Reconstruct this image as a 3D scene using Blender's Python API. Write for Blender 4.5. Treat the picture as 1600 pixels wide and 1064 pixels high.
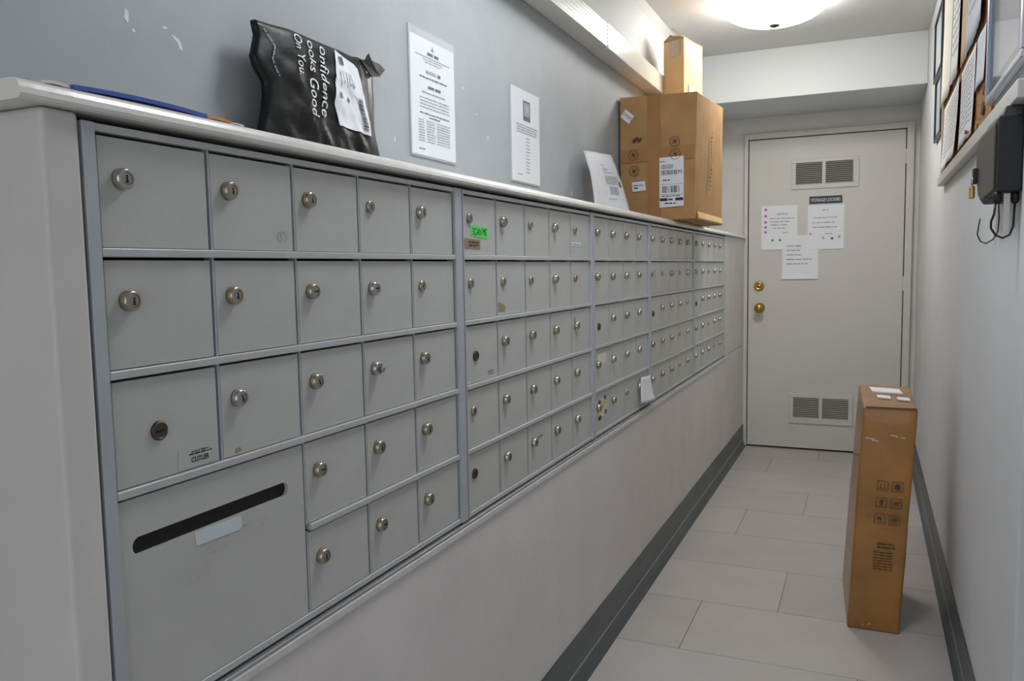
import bpy, bmesh, math, random
from mathutils import Vector, Matrix, noise

for o in list(bpy.data.objects):
    bpy.data.objects.remove(o, do_unlink=True)
scene = bpy.context.scene
COL = scene.collection
rnd = random.Random(7)

# ------------------------------------------------------------------ camera
CAM_H = 1.2275
cam_d = bpy.data.cameras.new('camera')
cam_d.sensor_width = 36.0
cam_d.lens = 36.0 * 1263.4 / 1600.0
cam_d.clip_start = 0.02
cam = bpy.data.objects.new('camera', cam_d)
COL.objects.link(cam)
yaw, pit, rol = 0.41574655, -0.08802571, -0.01762041
fw = Vector((-math.sin(yaw) * math.cos(pit), math.cos(yaw) * math.cos(pit), math.sin(pit)))
rt = Vector((math.cos(yaw), math.sin(yaw), 0))
up = rt.cross(fw)
r2 = math.cos(rol) * rt + math.sin(rol) * up
u2 = -math.sin(rol) * rt + math.cos(rol) * up
cam.matrix_world = Matrix(((r2.x, u2.x, -fw.x, 0), (r2.y, u2.y, -fw.y, 0), (r2.z, u2.z, -fw.z, CAM_H), (0, 0, 0, 1)))
scene.camera = cam

# ------------------------------------------------------------------ world, lights, exposure
LAMP_STRENGTH = 26.0
LAMP2_STRENGTH = 25.0
LAMP2_Y = 1.74
WORLD = 1.5   # open, day-lit lobby behind the camera
EXPOSURE = 0.0
w = bpy.data.worlds.new('world')
scene.world = w
w.use_nodes = True
w.node_tree.nodes['Background'].inputs[0].default_value = (0.95, 0.97, 1.0, 1)
w.node_tree.nodes['Background'].inputs[1].default_value = WORLD
vs = scene.view_settings
vs.view_transform = 'Standard'
vs.look = 'None'
vs.gamma = 1
vs.exposure = EXPOSURE
vs.use_curve_mapping = False

# ------------------------------------------------------------------ materials
def lin(c):
    return tuple(((v / 255) / 12.92 if v / 255 <= 0.04045 else ((v / 255 + 0.055) / 1.055) ** 2.4) for v in c)

MATS = {}
def mat(name, col, rough=0.6, metal=0.0, var=0.0, scale=6.0, bump=0.0, bscale=60.0, col2=None, coat=0.0, emit=None, spec=0.5, stretch=None):
    if name in MATS:
        return MATS[name]
    m = bpy.data.materials.new(name)
    m.use_nodes = True
    nt = m.node_tree
    b = nt.nodes['Principled BSDF']
    c = lin(col)
    b.inputs['Base Color'].default_value = (*c, 1)
    b.inputs['Roughness'].default_value = rough
    b.inputs['Metallic'].default_value = metal
    b.inputs['Specular IOR Level'].default_value = spec
    b.inputs['Coat Weight'].default_value = coat
    if emit:
        b.inputs['Emission Color'].default_value = (*lin(emit[0]), 1)
        b.inputs['Emission Strength'].default_value = emit[1]
    if var or bump:
        tc = nt.nodes.new('ShaderNodeTexCoord')
        mp = nt.nodes.new('ShaderNodeMapping')
        nt.links.new(tc.outputs['Object'], mp.inputs[0])
        if stretch:
            mp.inputs['Scale'].default_value = stretch
    if var:
        n = nt.nodes.new('ShaderNodeTexNoise')
        n.inputs['Scale'].default_value = scale
        n.inputs['Detail'].default_value = 6
        n.inputs['Roughness'].default_value = 0.62
        nt.links.new(mp.outputs[0], n.inputs['Vector'])
        r = nt.nodes.new('ShaderNodeValToRGB')
        d = lin(col2) if col2 else tuple(x * (1 - var) for x in c)
        r.color_ramp.elements[0].position = 0.32
        r.color_ramp.elements[1].position = 0.68
        r.color_ramp.elements[0].color = (*d, 1)
        r.color_ramp.elements[1].color = (*(tuple(min(1, x * (1 + var * 0.5)) for x in c)), 1)
        nt.links.new(n.outputs['Fac'], r.inputs[0])
        nt.links.new(r.outputs[0], b.inputs['Base Color'])
    if bump:
        n2 = nt.nodes.new('ShaderNodeTexNoise')
        n2.inputs['Scale'].default_value = bscale
        n2.inputs['Detail'].default_value = 4
        nt.links.new(mp.outputs[0], n2.inputs['Vector'])
        bp = nt.nodes.new('ShaderNodeBump')
        bp.inputs['Strength'].default_value = bump
        bp.inputs['Distance'].default_value = 0.002
        nt.links.new(n2.outputs['Fac'], bp.inputs['Height'])
        nt.links.new(bp.outputs[0], b.inputs['Normal'])
    MATS[name] = m
    return m

M = dict(
    wall_grey=mat('grey wall paint', (172, 177, 181), 0.55, var=0.07, scale=5, bump=0.25, bscale=45),
    wall_white=mat('white wall paint', (214, 210, 207), 0.6, var=0.07, scale=5, bump=0.3, bscale=40),
    wall_right=mat('pale cool wall paint', (210, 212, 215), 0.6, var=0.03, scale=4, bump=0.3, bscale=40),
    ceil=mat('ceiling paint', (208, 208, 206), 0.75, var=0.02, scale=3),
    header=mat('soffit paint', (207, 210, 212), 0.65, var=0.02, scale=3),
    ledge=mat('ledge paint', (236, 234, 226), 0.25, var=0.08, scale=18, bump=0.35, bscale=30),
    tile=mat('floor tile', (181, 176, 173), 0.42, var=0.07, scale=5, bump=0.08, bscale=80),
    tile2=mat('floor tile warm', (177, 172, 168), 0.42, var=0.07, scale=5, bump=0.08, bscale=80),
    grout=mat('tile joint', (118, 112, 108), 0.8),
    base=mat('slate vinyl', (76, 85, 87), 0.38, var=0.28, scale=7, stretch=(3, 0.35, 3)),
    base_line=mat('scuffed vinyl edge', (150, 152, 146), 0.6),
    alu=mat('aluminium frame', (186, 191, 198), 0.42, 0.25, var=0.06, scale=20),
    rail=mat('grey rail', (194, 196, 198), 0.36, 0.2, var=0.04, scale=20),
    mdoor=mat('grey painted metal', (193, 194, 190), 0.42, 0.1, var=0.05, scale=9, bump=0.1, bscale=120),
    dark=mat('dark interior', (18, 19, 20), 0.8),
    black=mat('black', (8, 8, 9), 0.6),
    chrome=mat('lock chrome', (190, 188, 182), 0.24, 0.95),
    nickel=mat('lock nickel', (178, 168, 150), 0.3, 0.9),
    plug=mat('lock plug', (165, 160, 150), 0.35, 0.8),
    bronze=mat('dark bronze lock', (92, 82, 66), 0.4, 0.7),
    door=mat('door paint', (206, 204, 198), 0.45, var=0.03, scale=3, bump=0.1, bscale=30),
    casing=mat('casing paint', (206, 204, 199), 0.4, var=0.04, scale=5),
    brass=mat('brass', (190, 150, 82), 0.25, 0.95),
    paper=mat('paper', (232, 234, 238), 0.7),
    paper_warm=mat('aged paper', (226, 222, 212), 0.75, var=0.05, scale=12),
    paper_blue=mat('bluish paper', (205, 214, 222), 0.75),
    ink=mat('ink', (62, 64, 70), 0.7),
    ink_soft=mat('faded ink', (164, 166, 172), 0.7),
    ink_mid=mat('grey ink', (112, 114, 120), 0.7),
    inkblack=mat('black ink', (22, 22, 24), 0.6),
    sleeve=mat('clear plastic sleeve', (196, 200, 204), 0.18, spec=0.6),
    card=mat('cardboard', (180, 140, 92), 0.75, var=0.16, scale=7, bump=0.2, bscale=70),
    card2=mat('light cardboard', (214, 178, 128), 0.75, var=0.1, scale=7),
    card_tall=mat('tape wrapped cardboard', (156, 108, 48), 0.36, var=0.3, scale=6, coat=0.25, bump=0.25, bscale=35),
    card_dark=mat('cardboard edge', (96, 66, 38), 0.85),
    tape=mat('packing tape', (168, 122, 76), 0.25, var=0.06, scale=20),
    cprint=mat('brown print', (84, 58, 34), 0.75),
    poly=mat('black polythene', (11, 12, 14), 0.4, spec=0.35, var=0.3, scale=10, bump=0.5, bscale=22),
    poly_grey=mat('grey polythene lining', (48, 50, 53), 0.3),
    white=mat('white print', (236, 238, 240), 0.6),
    envelope=mat('white envelope', (222, 224, 230), 0.6, var=0.04, scale=30, bump=0.3, bscale=18),
    blue=mat('blue print', (66, 92, 176), 0.5),
    blue_pen=mat('blue pen', (70, 80, 130), 0.6),
    orange=mat('orange print', (214, 150, 74), 0.5),
    green=mat('fluorescent green', (96, 236, 96), 0.6),
    brown_plate=mat('brown plate', (150, 132, 108), 0.5),
    tan_stain=mat('tan residue', (156, 140, 112), 0.8),
    navy=mat('navy plate', (30, 42, 58), 0.4),
    pink=mat('pink dot', (226, 130, 170), 0.6),
    magenta=mat('magenta dot', (190, 80, 170), 0.6),
    dgreen=mat('green dot', (30, 130, 96), 0.6),
    lgreen=mat('bright green dot', (40, 180, 80), 0.6),
    raceway=mat('raceway plastic', (218, 217, 206), 0.28),
    cork=mat('cork', (168, 122, 74), 0.9, var=0.35, scale=40),
    board_trim=mat('board trim', (196, 194, 188), 0.4),
    case_metal=mat('case aluminium', (178, 184, 192), 0.3, 0.5),
    plastic_black=mat('black plastic', (15, 16, 18), 0.55, var=0.15, scale=60),
    plastic_grey=mat('dark grey plastic', (50, 51, 50), 0.4),
    frame_black=mat('black frame', (28, 32, 38), 0.35),
    picture=mat('picture print', (170, 180, 184), 0.4),
    wire=mat('black wire', (30, 30, 32), 0.35, 0.5),
    tin=mat('tin strap', (170, 170, 166), 0.4, 0.5),
    louver=mat('louver paint', (150, 149, 143), 0.5),
    lamp_glass=mat('lit opal glass', (255, 255, 255), 0.4, emit=((255, 253, 248), LAMP_STRENGTH)),
    lamp_glass2=mat('lit cool opal glass', (255, 255, 255), 0.4, emit=((247, 251, 255), LAMP2_STRENGTH)),
    caulk=mat('caulk', (208, 206, 205), 0.5, var=0.1, scale=25),
    steel=mat('steel strip', (188, 190, 194), 0.3, 0.7),
    chip=mat('bare plaster', (228, 228, 228), 0.8),
)

# ------------------------------------------------------------------ mesh helpers
WO = {}
class MB:
    def __init__(s):
        s.v, s.f, s.m = [], [], []
    def add(s, vs_, fs, m=0):
        b = len(s.v)
        s.v += [tuple(p) for p in vs_]
        for f in fs:
            s.f.append(tuple(i + b for i in f)); s.m.append(m)
    def box(s, x0, x1, y0, y1, z0, z1, m=0):
        vs_ = [(x, y, z) for x in (x0, x1) for y in (y0, y1) for z in (z0, z1)]
        s.add(vs_, [(0, 1, 3, 2), (4, 6, 7, 5), (0, 4, 5, 1), (2, 3, 7, 6), (0, 2, 6, 4), (1, 5, 7, 3)], m)
        return s
    def hexa(s, c, m=0):
        # c: bottom 4 (ccw from above), top 4
        s.add(c, [(3, 2, 1, 0), (4, 5, 6, 7), (0, 1, 5, 4), (1, 2, 6, 5), (2, 3, 7, 6), (3, 0, 4, 7)], m)
        return s
    def prism(s, pts, d, m=0):
        # closed 3D polygon pts extruded by vector d
        n = len(pts); d = Vector(d)
        vs_ = [Vector(p) for p in pts] + [Vector(p) + d for p in pts]
        fs = [tuple(range(n - 1, -1, -1)), tuple(range(n, 2 * n))]
        fs += [(i, (i + 1) % n, n + (i + 1) % n, n + i) for i in range(n)]
        s.add(vs_, fs, m); return s
    def lathe(s, prof, o, ax, m=0, n=20, mlist=None, caps=True):
        ax = Vector(ax).normalized(); o = Vector(o)
        a = ax.orthogonal().normalized(); b = ax.cross(a)
        rings = []
        base = len(s.v)
        for (r, h) in prof:
            for i in range(n):
                t = 2 * math.pi * i / n
                s.v.append(tuple(o + ax * h + (a * math.cos(t) + b * math.sin(t)) * r))
        for j in range(len(prof) - 1):
            for i in range(n):
                k = (i + 1) % n
                s.f.append((base + j * n + i, base + j * n + k, base + (j + 1) * n + k, base + (j + 1) * n + i))
                s.m.append(mlist[j] if mlist else m)
        if caps:
            s.f.append(tuple(base + i for i in range(n - 1, -1, -1))); s.m.append(m)
            e = base + (len(prof) - 1) * n
            s.f.append(tuple(e + i for i in range(n))); s.m.append(mlist[-1] if mlist else m)
        return s
    def tube(s, pts, r, m=0, n=8):
        pts = [Vector(p) for p in pts]
        base = len(s.v)
        prev = None
        for i, p in enumerate(pts):
            t = (pts[min(i + 1, len(pts) - 1)] - pts[max(i - 1, 0)]).normalized()
            a = t.orthogonal().normalized() if prev is None else (prev - t * prev.dot(t)).normalized()
            prev = a
            b = t.cross(a)
            for k in range(n):
                q = 2 * math.pi * k / n
                s.v.append(tuple(p + (a * math.cos(q) + b * math.sin(q)) * r))
        for j in range(len(pts) - 1):
            for k in range(n):
                l = (k + 1) % n
                s.f.append((base + j * n + k, base + j * n + l, base + (j + 1) * n + l, base + (j + 1) * n + k)); s.m.append(m)
        s.f.append(tuple(base + k for k in range(n - 1, -1, -1))); s.m.append(m)
        e = base + (len(pts) - 1) * n
        s.f.append(tuple(e + k for k in range(n))); s.m.append(m)
        return s
    def mesh(s, name, mats, origin):
        me = bpy.data.meshes.new(name)
        me.from_pydata([(a - origin[0], b - origin[1], c - origin[2]) for a, b, c in s.v], [], s.f)
        for mm in mats:
            me.materials.append(mm)
        for p, mi in zip(me.polygons, s.m):
            p.material_index = mi
        bm = bmesh.new(); bm.from_mesh(me)
        bmesh.ops.recalc_face_normals(bm, faces=bm.faces)
        bm.to_mesh(me); bm.free()
        return me
    def build(s, name, mats, parent=None, bevel=0, smooth=False, origin=None, segs=2):
        if not isinstance(mats, (list, tuple)):
            mats = [mats]
        if origin is None:
            xs = [p[0] for p in s.v]; ys = [p[1] for p in s.v]; zs = [p[2] for p in s.v]
            origin = ((min(xs) + max(xs)) / 2, (min(ys) + max(ys)) / 2, min(zs))
        me = s.mesh(name, mats, origin)
        return link(name, me, parent, origin, bevel, smooth, segs)

def link(name, me, parent, origin, bevel=0, smooth=False, segs=2):
    o = bpy.data.objects.new(name, me)
    COL.objects.link(o)
    WO[o] = Vector(origin)
    if parent is not None:
        o.parent = parent
        o.location = Vector(origin) - WO[parent]
    else:
        o.location = origin
    if smooth:
        for p in me.polygons:
            p.use_smooth = True
    if bevel:
        b = o.modifiers.new('bevel', 'BEVEL')
        b.width = bevel; b.segments = segs; b.limit_method = 'ANGLE'; b.angle_limit = math.radians(40)
        for p in me.polygons:
            p.use_smooth = True
        wn = o.modifiers.new('wn', 'WEIGHTED_NORMAL')
        wn.keep_sharp = False
    return o

def empty(name, loc):
    o = bpy.data.objects.new(name, None)
    o.empty_display_size = 0.05
    COL.objects.link(o)
    o.location = loc
    WO[o] = Vector(loc)
    return o

def tag(o, label, cat, group=None):
    o['label'] = label; o['category'] = cat
    if group: o['group'] = group
    return o
def struct(o, label=None):
    o['kind'] = 'structure'
    if label: o['label'] = label
    return o

# text outlines from the built-in font, as flat 2D meshes (height of capitals about 1)
_tc = {}
def glyphs(body, bold=0.0):
    if (body, bold) in _tc: return _tc[(body, bold)]
    cu = bpy.data.curves.new('t', 'FONT'); cu.body = body; cu.size = 1.4; cu.resolution_u = 3; cu.offset = bold
    ob = bpy.data.objects.new('t', cu); COL.objects.link(ob)
    dg = bpy.context.evaluated_depsgraph_get(); dg.update()
    me = bpy.data.meshes.new_from_object(ob.evaluated_get(dg))
    vs_ = [(v.co.x, v.co.y) for v in me.vertices]; fs = [tuple(p.vertices) for p in me.polygons]
    bpy.data.objects.remove(ob); bpy.data.curves.remove(cu); bpy.data.meshes.remove(me)
    x0 = min(v[0] for v in vs_)
    vs_ = [(x - x0, y) for x, y in vs_]
    _tc[(body, bold)] = (vs_, fs, max(v[0] for v in vs_))
    return _tc[(body, bold)]

class Frame:
    """flat sheet frame: u to the right as seen, v up, n out of the surface"""
    def __init__(s, o, U, V):
        s.o, s.U, s.V = Vector(o), Vector(U).normalized(), Vector(V).normalized()
        s.N = s.U.cross(s.V)
    def __call__(s, u, v, n=0.0):
        return s.o + s.U * u + s.V * v + s.N * n
    def rect(s, mb, u0, u1, v0, v1, n0=0.0, n1=0.0006, m=0):
        mb.hexa([s(u0, v0, n0), s(u1, v0, n0), s(u1, v1, n0), s(u0, v1, n0), s(u0, v0, n1), s(u1, v0, n1), s(u1, v1, n1), s(u0, v1, n1)], m)
    def poly(s, mb, pts, n0, n1, m=0):
        mb.prism([s(u, v, n0) for u, v in pts], s.N * (n1 - n0), m)
    def quad(s, mb, u0, u1, v0, v1, n, m=0):
        mb.add([s(u0, v0, n), s(u1, v0, n), s(u1, v1, n), s(u0, v1, n)], [(0, 1, 2, 3)], m)
    def line(s, mb, u0, v0, u1, v1, wdt, n, m=0):
        d = Vector((u1 - u0, v1 - v0)); l = d.length or 1e-6
        p = Vector((-d.y, d.x)) / l * wdt / 2
        mb.add([s(u0 + p.x, v0 + p.y, n), s(u0 - p.x, v0 - p.y, n), s(u1 - p.x, v1 - p.y, n), s(u1 + p.x, v1 + p.y, n)], [(0, 1, 2, 3)], m)
    def text(s, mb, body, h, u, v, n, m=0, align='l', rot=0.0, sx=1.0, wmax=None, bold=0.0):
        vs_, fs, wd = glyphs(body, bold)
        if wmax: sx = wmax / (wd * h)
        off = {'l': 0, 'c': -wd * h * sx / 2, 'r': -wd * h * sx}[align]
        c, q = math.cos(rot), math.sin(rot)
        mb.add([s(u + (x * h * sx + off) * c - y * h * q, v + (x * h * sx + off) * q + y * h * c, n) for x, y in vs_], fs, m)
    def words(s, mb, u0, u1, v, h, n, m=0, seed=0, center=False):
        r = random.Random(seed); u = u0
        while u < u1 - h:
            l = min(r.uniform(1.5, 6) * h, u1 - u)
            s.quad(mb, u, u + l, v, v + h * r.uniform(0.75, 1.0), n, m)
            u += l + h * 0.7
    def bars(s, mb, u0, u1, v0, v1, n, m=0, seed=0, vertical=True, count=26):
        r = random.Random(seed)
        ws = [r.choice((1, 1, 2, 3)) for _ in range(count * 2)]
        tot = sum(ws); a = u0 if vertical else v0
        k = ((u1 - u0) if vertical else (v1 - v0)) / tot
        for i, q in enumerate(ws):
            if i % 2 == 0:
                if vertical: s.quad(mb, a, a + q * k, v0, v1, n, m)
                else: s.quad(mb, u0, u1, a, a + q * k, n, m)
            a += q * k
    def dot(s, mb, u, v, r, n, m=0, seg=14):
        mb.add([s(u + r * math.cos(2 * math.pi * i / seg), v + r * math.sin(2 * math.pi * i / seg), n) for i in range(seg)], [tuple(range(seg))], m)
    def ring(s, mb, u, v, r0, r1, n, m=0, seg=20):
        vs_ = []
        for i in range(seg):
            t = 2 * math.pi * i / seg
            vs_ += [s(u + r0 * math.cos(t), v + r0 * math.sin(t), n), s(u + r1 * math.cos(t), v + r1 * math.sin(t), n)]
        mb.add(vs_, [(2 * i, 2 * i + 1, (2 * i + 3) % (2 * seg), (2 * i + 2) % (2 * seg)) for i in range(seg)], m)
    def box_outline(s, mb, u0, u1, v0, v1, t, n, m=0):
        s.quad(mb, u0, u1, v0, v0 + t, n, m); s.quad(mb, u0, u1, v1 - t, v1, n, m)
        s.quad(mb, u0, u0 + t, v0, v1, n, m); s.quad(mb, u1 - t, u1, v0, v1, n, m)

X, Y, Z = (1, 0, 0), (0, 1, 0), (0, 0, 1)
def left_frame(y, z, x): return Frame((x, y, z), Y, Z)                 # surfaces facing +x
def right_frame(y, z, x): return Frame((x, y, z), (0, -1, 0), Z)       # surfaces facing -x
def back_frame(x, z, y): return Frame((x, y, z), X, Z)                 # surfaces facing -y

# ------------------------------------------------------------------ dimensions
XU = -1.0        # upper grey wall
XW = -0.765      # half wall face
XM = -0.772      # mailbox door fronts
XR = 0.272       # right wall
YD = 5.60        # door face
ZC = 2.47        # ceiling
ZL = 1.4215      # ledge top

# ------------------------------------------------------------------ setting
# floor with recessed joints
fl = MB(); fl.box(-1.15, 2.6, -2.2, 5.9, -0.06, -0.003)
floor = struct(fl.build('floor', M['grout'], origin=(0, 0, 0)))
PY, LX, G = 0.4015, 0.795, 0.0024
row0 = 2.505
tile_cache = {}
def add_tile(x0, x1, y0, y1, k):
    key = (round(x1 - x0, 3), round(y1 - y0, 3), k % 2)
    if key not in tile_cache:
        b = MB(); a, c = (x1 - x0) / 2, (y1 - y0) / 2
        b.box(-a, a, -c, c, -0.003, 0.0)
        tile_cache[key] = b.mesh('tile', [M['tile'] if k % 2 else M['tile2']], (0, 0, 0))
    link('tile', tile_cache[key], floor, ((x0 + x1) / 2, (y0 + y1) / 2, 0.0))
for r in range(-8, 8):
    y0 = row0 + r * PY; y1 = y0 + PY
    if y0 > 5.72: continue
    y1 = min(y1, 5.72)
    off = -0.538 + (r % 3) * LX / 3
    xa, xb = -0.765, (XR if y0 > 1.78 else 2.3)
    if y1 < 0.57: xa = -1.0
    j = off - LX * math.ceil((off - xa) / LX)
    k = 0
    while j < xb:
        a, c = max(j, xa), min(j + LX, xb)
        if c - a > 0.02:
            add_tile(a + G / 2, c - G / 2, y0 + G / 2, y1 - G / 2, k + r)
        j += LX; k += 1

cl = MB(); cl.box(-1.15, 2.6, -2.2, 5.9, ZC, ZC + 0.08)
struct(cl.build('ceiling', M['ceil']))
wl = MB(); wl.box(XU - 0.12, XU, -2.2, 5.9, 0, 2.10); wl.box(XU - 0.12, XU, -2.2, 5.9, 2.10, ZC, 1)
wall_left = struct(wl.build('wall_left', [M['wall_grey'], M['header']]), 'grey painted upper wall above the mailboxes')
# bare plaster chips on the grey wall
def chip(y, z, pts):
    b = MB(); fr = left_frame(y, z, XU)
    fr.poly(b, pts, 0.0, 0.0006)
    return b.build('paint_chip', M['chip'], wall_left)
def blob(ry, rz, seed, n=9):
    r = random.Random(seed)
    return [(ry * math.cos(2 * math.pi * i / n) * r.uniform(0.6, 1.1), rz * math.sin(2 * math.pi * i / n) * r.uniform(0.6, 1.1)) for i in range(n)]
chip(0.891, 1.606, blob(0.0055, 0.011, 1)); chip(0.902, 1.588, blob(0.003, 0.003, 2))
chip(0.962, 1.607, blob(0.005, 0.0035, 3))
chip(0.985, 1.590, [(-0.012, 0.010), (-0.004, 0.009), (0.004, 0.006), (0.009, 0.0), (0.011, -0.010), (0.004, -0.009), (0.001, 0.0), (-0.006, 0.004)])
for (yy, zz, a, c) in ((1.375, 1.672, 0.009, 0.0018), (1.97, 1.71, 0.007, 0.002), (2.12, 1.60, 0.003, 0.008), (1.62, 1.53, 0.003, 0.008), (2.83, 1.50, 0.004, 0.009), (2.05, 1.655, 0.008, 0.0015)):
    chip(yy, zz, blob(a, c, int(yy * 100)))

# half wall that holds the mailboxes: below, near pillar, far pier
hw = MB()
hw.box(XU, XW, 0.57, 5.615, 0, 0.690)
hw.box(XU, XW, 0.57, 0.6135, 0.690, 1.4005)
hw.box(XU, XW, 4.846, 5.615, 0.690, 1.4005)
struct(hw.build('wall_half', M['wall_white'], bevel=0.006), 'white half wall below and around the mailboxes')
# door wall with its opening
wb = MB()
DX0, DX1, DZ = -0.742, 0.199, 2.046
wb.box(XU, DX0, 5.615, 5.75, 0, ZC)
wb.box(DX1, XR + 0.1, 5.615, 5.75, 0, ZC)
wb.box(DX0, DX1, 5.615, 5.75, DZ, ZC)
wb.box(DX0, DX1, 5.70, 5.75, 0, DZ)
struct(wb.build('wall_back', M['wall_white']))
hd = MB(); hd.box(XU, XR, 5.0, 5.615, 2.187, ZC)
struct(hd.build('wall_header', M['header'], bevel=0.004), 'dropped white header above the door')
wr = MB(); wr.box(XR, 2.6, 1.775, 5.9, 0, ZC)
struct(wr.build('wall_right', M['wall_right'], bevel=0.006), 'pale wall on the right side of the corridor')
wy = MB(); wy.box(1.15, 1.25, -2.2, 1.775, 0, ZC)  # unseen wall, added to block lobby light from the near mailbox faces
struct(wy.build('wall_light_block', M['wall_right']), 'unseen lobby side wall, added to keep light off the near mailboxes')
# crown strip between the grey wall and the ceiling
tr = MB(); tr.prism([(XU, -2.2, 2.425), (XU + 0.016, -2.2, ZC), (XU, -2.2, ZC)], (0, 7.2, 0))
struct(tr.build('trim_1', M['ceil']))
# door casing
cs = MB()
cs.box(-0.7665, DX0, 5.585, 5.66, 0, DZ + 0.035)
cs.box(DX1, 0.240, 5.585, 5.66, 0, DZ + 0.035)
cs.box(DX0, DX1, 5.585, 5.66, DZ, DZ + 0.035)
struct(cs.build('trim_2', M['casing'], bevel=0.003))
# caulked sill under the mailboxes
cs = MB(); cs.box(XW - 0.006, XW + 0.0045, 0.614, 4.846, 0.676, 0.6905)
struct(cs.build('trim_3', M['caulk'], bevel=0.002))
cs = MB(); cs.box(XM - 0.02, XW + 0.003, 0.614, 4.846, 0.6905, 0.6965)
struct(cs.build('trim_4', M['steel'], bevel=0.001))

# cove baseboards
def baseboard(name, xw, sgn, y0, y1):
    prof = [(0, 0.0), (0, 0.153), (0.003, 0.154), (0.0045, 0.150), (0.0045, 0.060), (0.006, 0.052), (0.008, 0.035), (0.012, 0.018), (0.021, 0.004), (0.021, 0.0)]
    b = MB(); b.prism([(xw + sgn * a, y0, c) for a, c in prof], (0, y1 - y0, 0))
    o = struct(b.build(name, M['base']))
    b = MB(); b.prism([(xw + sgn * a, y0, c) for a, c in ((0.0043, 0.0565), (0.0056, 0.0555), (0.0066, 0.0515), (0.005, 0.052))], (0, y1 - y0, 0))
    b.build('cove_line', M['base_line'], o)
    return o
baseboard('baseboard_left', XW, 1, 0.58, 5.583)
baseboard('baseboard_right', XR, -1, 1.78, 5.60)

# ------------------------------------------------------------------ door
d = MB(); d.box(-0.737, 0.194, YD, YD + 0.045, 0.012, 2.041)
door = struct(d.build('door_1', M['door'], bevel=0.002), 'off-white flat door with two louvred grilles')
def grille(x0, x1, z0, z1, ins):
    b = MB(); y = YD
    # frame as four bars and a mullion, standing proud of the leaf
    (a0, a1, a2, a3, zb, zt) = ins
    b.box(x0, x1, y - 0.008, y, z0, zb); b.box(x0, x1, y - 0.008, y, zt, z1)
    b.box(x0, a0, y - 0.008, y, zb, zt); b.box(a1, a2, y - 0.008, y, zb, zt); b.box(a3, x1, y - 0.008, y, zb, zt)
    g = b.build('grille', M['door'], door, bevel=0.002)
    for (p, q) in ((a0, a1), (a2, a3)):
        k = MB(); k.box(p, q, y - 0.0015, y - 0.0005, zb, zt); k.build('grille_backing', M['dark'], g)
        n = 11
        for i in range(n):
            zc = zb + (i + 0.5) * (zt - zb) / n
            k = MB(); h = (zt - zb) / n
            k.hexa([(p, y - 0.0075, zc - h * 0.42), (q, y - 0.0075, zc - h * 0.42), (q, y - 0.0015, zc + h * 0.12), (p, y - 0.0015, zc + h * 0.12),
                    (p, y - 0.0075, zc - h * 0.28), (q, y - 0.0075, zc - h * 0.28), (q, y - 0.0015, zc + h * 0.26), (p, y - 0.0015, zc + h * 0.26)])
            k.build('slat', M['louver'], g)
grille(-0.472, -0.068, 1.708, 1.898, (-0.444, -0.285, -0.264, -0.103, 1.738, 1.875))
grille(-0.470, -0.077, 0.178, 0.378, (-0.443, -0.284, -0.263, -0.105, 0.216, 0.349))
def knob(name, x, z, prof):
    b = MB(); b.lathe(prof, (x, YD, z), (0, -1, 0), n=24)
    return b.build(name, M['brass'], door, smooth=True)
knob('deadbolt', -0.667, 1.086, [(0.033, 0), (0.032, 0.007), (0.027, 0.012), (0.020, 0.0125), (0.017, 0.009), (0.013, 0.009), (0.012, 0.0125)])
knob('doorknob', -0.662, 0.941, [(0.034, 0), (0.033, 0.006), (0.020, 0.012), (0.013, 0.02), (0.013, 0.034), (0.024, 0.042), (0.030, 0.054), (0.029, 0.066), (0.020, 0.074), (0.006, 0.077)])
for zz in (0.25, 1.05, 1.83):
    b = MB(); b.lathe([(0.006, 0), (0.006, 0.09)], (0.197, YD - 0.006, zz), Z, n=10); b.build('hinge', M['casing'], door)

# papers on the door
def sheet(name, fr, w_, h_, material, label, cat, curl=0.0, t=0.0006, n0=0.0003, nu=1, nv=8, group=None):
    b = MB(); vs_ = []; fs = []
    for side in (0, 1):
        for j in range(nv + 1):
            for i in range(nu + 1):
                u, v = w_ * i / nu, h_ * j / nv
                c = curl * (max(0, (0.25 - v / h_) / 0.25) ** 2)
                vs_.append(fr(u, v, n0 + c + side * t))
    n = (nu + 1) * (nv + 1)
    for j in range(nv):
        for i in range(nu):
            q = (j * (nu + 1) + i, j * (nu + 1) + i + 1, (j + 1) * (nu + 1) + i + 1, (j + 1) * (nu + 1) + i)
            fs += [q[::-1], tuple(k + n for k in q)]
    per = [j * (nu + 1) for j in range(nv + 1)]
    ri = [j * (nu + 1) + nu for j in range(nv + 1)]
    for l in (per, ri):
        for k in range(nv):
            fs.append((l[k], l[k + 1], l[k + 1] + n, l[k] + n))
    for j in (0, nv):
        for i in range(nu):
            a = j * (nu + 1) + i
            fs.append((a, a + 1, a + 1 + n, a + n))
    b.add(vs_, fs)
    o = b.build(name, material, origin=tuple(fr(w_ / 2, 0, 0)))
    return tag(o, label, cat, group)
def prints(fr, parent, mats, fn, name='print'):
    b = MB(); fn(b); return b.build(name, mats, parent)

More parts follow.
